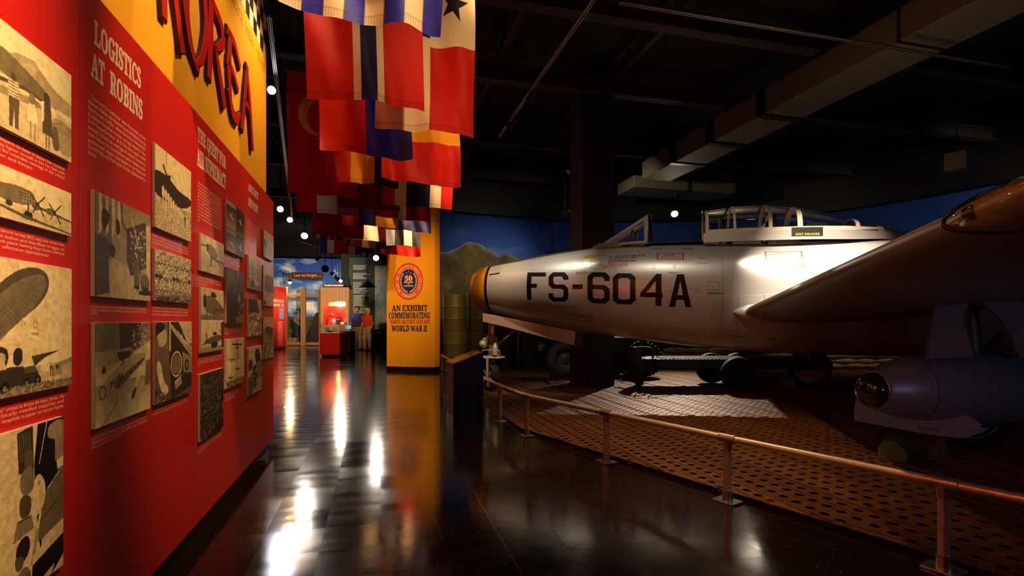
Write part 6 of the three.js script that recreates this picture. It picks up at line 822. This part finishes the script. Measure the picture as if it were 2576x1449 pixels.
  const hp = canvasTex(256, 48, (x, w, h) => { x.fillStyle = '#dccfae'; x.fillRect(0, 0, w, h); const r = rng(9); x.strokeStyle = '#5a4a34'; for (let i = 0; i < 40; i++) { x.beginPath(); x.moveTo(r() * w, r() * h); x.lineTo(r() * w, r() * h); x.stroke(); } }); part('map_frieze', new THREE.PlaneGeometry(ox1 - ox0, .2).translate((ox0 + ox1) / 2, oh1 - .1, -.535), std(0xffffff, .7, 0, { map: hp }), cab, 'pale map strip');
  part('case_lamp', new THREE.SphereGeometry(.045, 14, 10).translate((ox0 + ox1) / 2, oh1 - .12, -.4), GLOW(0xffb070, 30), cab, 'glowing case lamp'); { const l = new THREE.PointLight(0xffa560, 5, 0, 2); l.name = 'case_light'; l.castShadow = true; l.position.set((ox0 + ox1) / 2, oh1 - .12, -.4); cab.add(l); }
  const ct = canvasTex(256, 40, (x, w, h) => { x.fillStyle = '#2a1a10'; x.fillRect(0, 0, w, h); fitText(x, 'Vandals Souvenirs', 10, w - 10, 29, 28, 'bold $px serif', '#e8d8b0'); }); const tb = part('title_board', rbx(.92, .17, .03, (x0 + x1) / 2 - .04, h1 + .09, .02, .004), std(0x2a1a10, .6), cab, 'dark title board'); part('title_lettering', new THREE.PlaneGeometry(.91, .16).translate((x0 + x1) / 2 - .04, h1 + .09, .0356), std(0xffffff, .6, 0, { map: ct }), tb);
  const inC = (name, label, cat, x, y, geos, m) => { const o = thing(name, label, cat, P(x, y, D + .42), 0); geos.forEach(([n, g]) => part(n, g, m[n] || m, o)); };
  const capG = (s = 1) => [['crown', new THREE.SphereGeometry(.1 * s, 16, 8, 0, 7, 0, 1.57).scale(1, .9, 1).translate(0, .01, 0)], ['visor', prism([[-.1, 0], [.1, 0], [.06, .07], [-.06, .07]], .012, .003).rotateX(Math.PI / 2 + .2).translate(0, .015, .09)]];
  inC('service_cap', 'olive service cap on the left shelf of the lit cabinet', 'cap', ox0 + .17, oh0 + .41, capG(), std(0x4a4a24, .8)); inC('service_cap', 'brown service cap on the right shelf of the lit cabinet', 'cap', ox1 - .15, oh0 + .51, capG(), std(0x6a4a24, .8)); inC('flight_helmet', 'pale flight helmet at the lower left of the lit cabinet', 'helmet', ox0 + .28, oh0 + .02, [['shell', new THREE.SphereGeometry(.13, 18, 12).scale(1, 1.1, 1).translate(0, .14, 0)], ['neck', rod([0, 0, 0], [0, .06, 0], .07)]], std(0x9c9a90, .5)); inC('leather_satchel', 'dark leather satchel at the bottom of the lit cabinet', 'satchel', (ox0 + ox1) / 2, oh0 + .02, [['bag', rbx(.22, .32, .12, 0, .16, 0, .04)], ['flap', rbx(.18, .04, .02, 0, .24, .065, .005)]], { bag: std(0x2a120c, .6), flap: std(0xc87a50, .6) }); inC('open_booklet', 'cream open booklet at the lower right of the lit cabinet', 'booklet', ox1 - .3, oh0 + .02, [['pages', rbx(.28, .1, .1, 0, .05, 0, .01)]], std(0xe8d8b0, .7)); inC('model_plane', 'small dark model plane on the centre shelf of the lit cabinet', 'model', (ox0 + ox1) / 2, oh0 + .475, [['fuselage', new THREE.SphereGeometry(.12, 12, 8).scale(1, .2, .2).translate(0, .05, 0)], ['tail', prism([[-.12, 0], [-.08, 0], [-.13, .07]], .01).translate(0, .05, 0)], ['wing', rbx(.05, .012, .24, 0, .05, 0, .004)]], std(0x2a2014, .6)); inC('folded_cloth', 'orange folded cloth on the right of the lit cabinet', 'cloth', ox1 - .14, oh0 + .2, [['fold', rbx(.22, .1, .14, 0, .05, 0, .03)], ['support', bx(.2, .18, .1, 0, -.09, 0)]], std(0xe07a30, .8));
  // red pedestal case in the aisle
  const CD = 16.9, cx0 = at(804, CD), cx1 = at(855, CD), ch = hy(838, CD), gh = hy(815, CD), cw = cx1 - cx0, pc = thing('pedestal_case', 'red pedestal with a clear glass display case on top', 'display case', P((cx0 + cx1) / 2, 0, CD + .35), .0);
  part('pedestal', rbx(cw, ch - .07, .72, 0, .07 + (ch - .07) / 2, 0, .006), std(0xb2130c, .45), pc, 'red pedestal'); part('plinth', bx(cw - .1, .07, .6, 0, .035, 0), M.black, pc); part('deck', rbx(cw, .02, .72, 0, ch + .01, 0, .004), std(0xd8ccc0, .5), pc);
  for (const [w, h, d, x, z] of [[cw - .01, gh - ch, .005, 0, .35], [cw - .01, gh - ch, .005, 0, -.35], [.005, gh - ch, .7, -cw / 2 + .006, 0], [.005, gh - ch, .7, cw / 2 - .006, 0]]) part('pane', bx(w, h, d, x, ch + .02 + h / 2, z), M.glass, pc, 'glass pane'); part('lid', bx(cw, .006, .71, 0, gh + .024, 0), M.glass, pc); [[-1, -1], [1, -1], [-1, 1], [1, 1]].forEach(([a, b]) => part('edge_trim', rod([a * (cw / 2 - .006), ch + .02, b * .35], [a * (cw / 2 - .006), gh + .02, b * .35], .005, .005, 6), M.chrome, pc));
  [['blue photo card standing at the left of the glass case', -.24, 0x4aa0c8], ['pale blue photo card standing in the middle of the glass case', .02, 0x6ab4d0]].forEach(([l, x, c]) => { const o = thing('photo_card', l, 'card', P((cx0 + cx1) / 2 + x, ch + .02, CD + .45), 0); part('card', rbx(.13, .16, .008, 0, .08, 0, .002), std(c, .5), o); part('strut', bx(.02, .1, .05, 0, .05, -.03), M.black, o); });
  [['heap of sand coloured relics in the glass case', .18, 0xb8a078], ['dark relic fragment in the glass case', -.08, 0x4a4036]].forEach(([l, x, c], i) => { const o = thing('relic', l, 'relic', P((cx0 + cx1) / 2 + x, ch + .02, CD + .2), i); part('stone', new THREE.SphereGeometry(.06, 10, 7).scale(1.6, .6, 1).translate(0, .034, 0), std(c, .9), o); part('chip', new THREE.SphereGeometry(.03, 8, 6).scale(1.4, .7, 1).translate(.1, .02, .03), std(c, .9), o); });
  const pb = thing('pedestal_case', 'black pedestal with glass case behind the red pedestal', 'display case', P(at(868, 18.6), 0, 18.9)); part('pedestal', rbx(.6, .8, .5, -.1, .4, 0, .006), M.black, pb); part('vitrine', [bx(.58, .28, .005, -.1, .95, .24), bx(.005, .28, .48, .19, .95, 0), bx(.58, .005, .48, -.1, 1.09, 0)], M.glass, pb, 'glass cover'); part('screen', bx(.2, .13, .01, .05, .95, .1), GLOW(0x6ad0ff, .9), pb, 'small lit blue screen');
  // dark green text wall and map
  const gd = 23.6, gw = thing('text_wall', 'dark green wall with black text plates behind the couple', 'panel', P(at(911, gd), 0, gd)), W2 = at(944, gd) - at(878, gd);
  part('board', rbx(W2, 4.1, .1, 0, 2.05, -.06, .01), std(0x2c3a1c, .7), gw); const plate = (X0, X1, y0, y1, bg, fg, rows, z, label) => { const a = at(X0, gd) - at(911, gd), b = at(X1, gd) - at(911, gd), t = hy(y0, gd), u = hy(y1, gd), tx = canvasTex(256, Math.round(256 * (t - u) / (b - a)), (x, w, h) => { x.fillStyle = bg; x.fillRect(0, 0, w, h); const r = rng(X0 + y0); x.fillStyle = fg; for (let i = 0; i < rows; i++) { const l = r(); x.fillRect(14, 12 + i * (h - 20) / rows, (w - 28) * (.3 + .7 * l), (h - 20) / rows * .45); } }); const p = part('text_plate', rbx(b - a, t - u, .03, (a + b) / 2, (t + u) / 2, z, .004), std(bg, .6), gw, label); part('plate_print', new THREE.PlaneGeometry(b - a - .01, t - u - .01).translate((a + b) / 2, (t + u) / 2, z + .0155), std(0xffffff, .6, 0, { map: tx }), p); };
  plate(885, 937, 664, 682, '#0c0a0a', '#b8b0a0', 6, .0, 'black text plate'); plate(885, 937, 684, 705, '#0c0a0a', '#b8b0a0', 9, .0, 'black text plate'); plate(885, 937, 707, 741, '#0c0a0a', '#a8a090', 12, .0, 'black text plate'); plate(888, 935, 741, 790, '#3a4a28', '#8a9470', 11, .04, 'green text plate'); part('lower_board', rbx(W2 * .8, .8, .04, 0, .95, .02, .01), M.black, gw); part('lit_switch', rbx(.03, .1, .02, .43, 1.0, .06, .004), GLOW(0xbfe6ff, 1.5), gw, 'small lit display');
  const mp = thing('wall_map', 'large pale blue world map hung beside the yellow column', 'map', P(at(962, 23.4), hy(828, 23.4), 23.4)), mt = canvasTex(256, 512, (x, w, h) => { const im = x.createImageData(w, h); for (let j = 0; j < h; j++) for (let i = 0; i < w; i++) { const n = fbm(i / 46 + 3, j / 46 + 9, 5), k = (j * w + i) * 4, land = n > .56, c = land ? (n > .62 ? [196, 168, 120] : [186, 176, 158]) : [128, 164, 168]; im.data[k] = c[0]; im.data[k + 1] = c[1]; im.data[k + 2] = c[2]; im.data[k + 3] = 255; } x.putImageData(im, 0, 0); x.strokeStyle = 'rgba(60,80,90,.35)'; for (let k = 0; k < 9; k++) { x.strokeRect(0, k * 60, w, 60); x.strokeRect(k * 44, 0, 44, h); } });
  { const w = at(992, 23.4) - at(943.5, 23.4), h = hy(668, 23.4) - hy(828, 23.4); part('board', rbx(w, h, .04, .1, h / 2, -.02, .004), M.white, mp); part('print', new THREE.PlaneGeometry(w - .01, h - .01).translate(.1, h / 2, .0006), std(0xffffff, .7, 0, { map: mt }), mp); struct('wall_far', bx(2.2, 5, .15, 0, 2.5, 0), M.black, P(at(985, 23.7), 0, 23.75)); struct('wall_far_left', bx(1.2, 5.2, .12, 0, 2.6, 0), std(0x16180e, .8), P(at(890, 24.4), 0, 24.4)); }
  // pendant lamp shade
  const pl = thing('pendant_lamp', 'wide dark metal pendant shade hanging before the green text wall', 'lamp', P(at(925, 19.5), hy(722, 19.5), 19.5)); part('shade', lathe([[.3, 0], [.3, .008], [.12, .16], [.05, .22], [.03, .3], [.02, .3], [.04, .2], [.1, .14], [.29, 0]], 28), std(0x2a2a20, .5, .3), pl); part('cord', rod([0, .28, 0], [0, CEIL - hy(722, 19.5), 0], .006), M.black, pl); part('guard', [0, 1, 2, 3].map((i) => tube([[.07, .1, 0], [.08, -.05, 0], [0, -.12, 0]].map((p) => V(...p).applyAxisAngle(V(0, 1, 0), i * 1.57)), .006, 6, 14)), M.steel, pl);
  // gooseneck lamp on the fence
  const gk = thing('gooseneck_lamp', 'lit gooseneck lamp arching over the timber fence', 'lamp', P(at(709, 24.5), top, 24.55)); const ex = at(731, 24.5) - at(709, 24.5), ey = hy(709, 24.5) - top; part('neck', tube([[0, 0, 0], [.02, .4, 0], [.06, .68, .05], [.3, .78, .1], [ex - .03, .62, .12], [ex, ey + .1, .12]], .014, 8, 60), M.black, gk); part('shade', lathe([[.02, .12], [.05, .1], [.11, .0], [.1, 0], [.045, .09]], 20).translate(ex, ey, .12), M.black, gk); part('bulb', new THREE.SphereGeometry(.075, 16, 12).translate(ex, ey - .03, .12), GLOW(0xffe2a8, 22), gk, 'glowing bulb'); { const l = new THREE.PointLight(0xffdc9a, 9, 0, 2); l.name = 'bulb_light'; l.castShadow = true; l.position.set(ex, ey - .03, .12); gk.add(l); }
  const g2 = thing('gooseneck_lamp', 'unlit black gooseneck lamp on top of the plank cabinet', 'lamp', P(at(872, 23), h1, 23.2)); part('neck', tube([[-.06, 0, 0], [-.06, .4, 0], [0, .5, 0], [.06, .4, 0], [.06, .12, 0]], .012, 8, 40), M.black, g2); part('shade', lathe([[.02, .1], [.06, .05], [.1, 0]], 16).translate(.06, .04, 0), M.black, g2);
}

// ---------------------------------------------------------------- lamps that the photograph shows
{
  const pix = (X, y, d) => P((X - 1288) / FOCAL * d, EYE + (HORIZON - y) / FOCAL * d, d);
  const L = [   // pixel, depth, target, candela, half angle, colour, label, glow, scale
    [683, 227, 6.2, P(-.95, 2.6, 3.0), 14, 26, COOL, 'white lit track spotlight beside the end of the yellow header wall', 45, .9],
    [705, 526, 9.4, P(-1.7, 2.2, 3.2), 16, 22, COOL, 'white lit track spotlight behind the end of the red wall', 60, 1],
    [729, 553, 10.3, P(-2, 2.2, 4), 10, 22, WARM, 'yellow lit track spotlight between two white ones', 40, 1],
    [766, 593, 11.4, P(-3.2, 0, 6), 14, 24, WHITE, 'brightest lit track spotlight over the far aisle', 60, 1.35],
    [946, 649, 16.4, P(-1.4, .8, 6), 14, 24, HALOGEN, 'lit track spotlight left of the yellow column', 50, 1.5],
    [798, 652, 16.5, P(-11, 1.2, 20), 10, 24, COOL, 'small white spotlight over the far sky mural', 10, 1],
    [1697, 538, 13.6, P(3.1, 0, 8.6), 120, 28, HALOGEN, 'bright lit floodlight behind the canopy of the jet', 90, 1.5],
    [1421, 541, 12.4, P(-.4, 2.5, 14.3), 12, 38, HALOGEN, 'shaded floodlight before the mountain backdrop', 5, 1.6],
    [1464, 388, 9.9, P(0, 2.8, 14.3), 8, 36, HALOGEN, 'small pinkish spotlight high beside the dark pillar', 2, .8],
    [1435, 437, 11, P(5.5, 3.0, 15), 12, 36, HALOGEN, 'lower small spotlight beside the dark pillar', 2, .8],
    [818, 676, 15.9, P(-10.3, 2.5, 26.5), 260, 24, HALOGEN, 'hooded black spotlight over the far exhibits, first on its short track', 6, 1.7],
    [835, 688, 16.4, P(-8.4, 2.6, 23), 60, 15, WARM, 'black spotlight over the far exhibits, second on its short track', 4, 1.1],
    [843, 697, 17.0, P(-6.1, 1.1, 20.9), 20, 16, WARM, 'black spotlight over the far exhibits, third on its short track', 4, 1.1],
    [849, 702, 17.5, P(-5.9, 2.4, 23.4), 22, 15, HALOGEN, 'black spotlight over the far exhibits, fourth on its short track', 4, 1.1],
    [749, 543, 13.2, P(-5.95, .6, 16.9), 45, 13, WARM, 'black track spotlight aimed at the red pedestal case', 3, .9],
    [857, 707, 18.1, P(-5.4, 1.2, 14.5), 10, 24, WHITE, 'lit black spotlight at the end of the short far track', 14, 1.1],
  ];
  for (const [X, y, d, to, cd, half, col, label, glow, sc] of L) spotlight(sc > 1.45 ? 'flood' : 'track', pix(X, y, d), to, cd, half, col, .6, label, glow, sc > 1.45 ? sc * .7 : sc);
}
// ---------------------------------------------------------------- video screen beside the barrier, whose cool light falls on the pod and the posts
{
  const o = thing('video_screen', 'lit blue video screen on a black stand beside the barrier', 'screen', P(3.15, .03, 1.15), Math.atan2(3.9 - 3.15, -(4.1 - 1.15)));
  part('stand', [rbx(.4, .02, .3, 0, .01, 0, .004), rod([0, .02, 0], [0, .8, 0], .025)], M.black, o); part('casing', rbx(.62, .42, .06, 0, 1.0, 0, .01), M.black, o);
  part('display', bx(.56, .36, .004, 0, 1.0, .032), GLOW(0xaac2ff, 1.0), o, 'glowing blue display');
  const l = new THREE.RectAreaLight(0xb4c8ff, 4.2, .56, .36); l.name = 'display_light'; l.position.set(0, 1.0, .04); l.lookAt(0, 1.0, 2); o.add(l);
}
scene.traverse((o) => { if (o.isMesh) { o.castShadow = true; o.receiveShadow = true; } });
renderer.render(scene, camera);
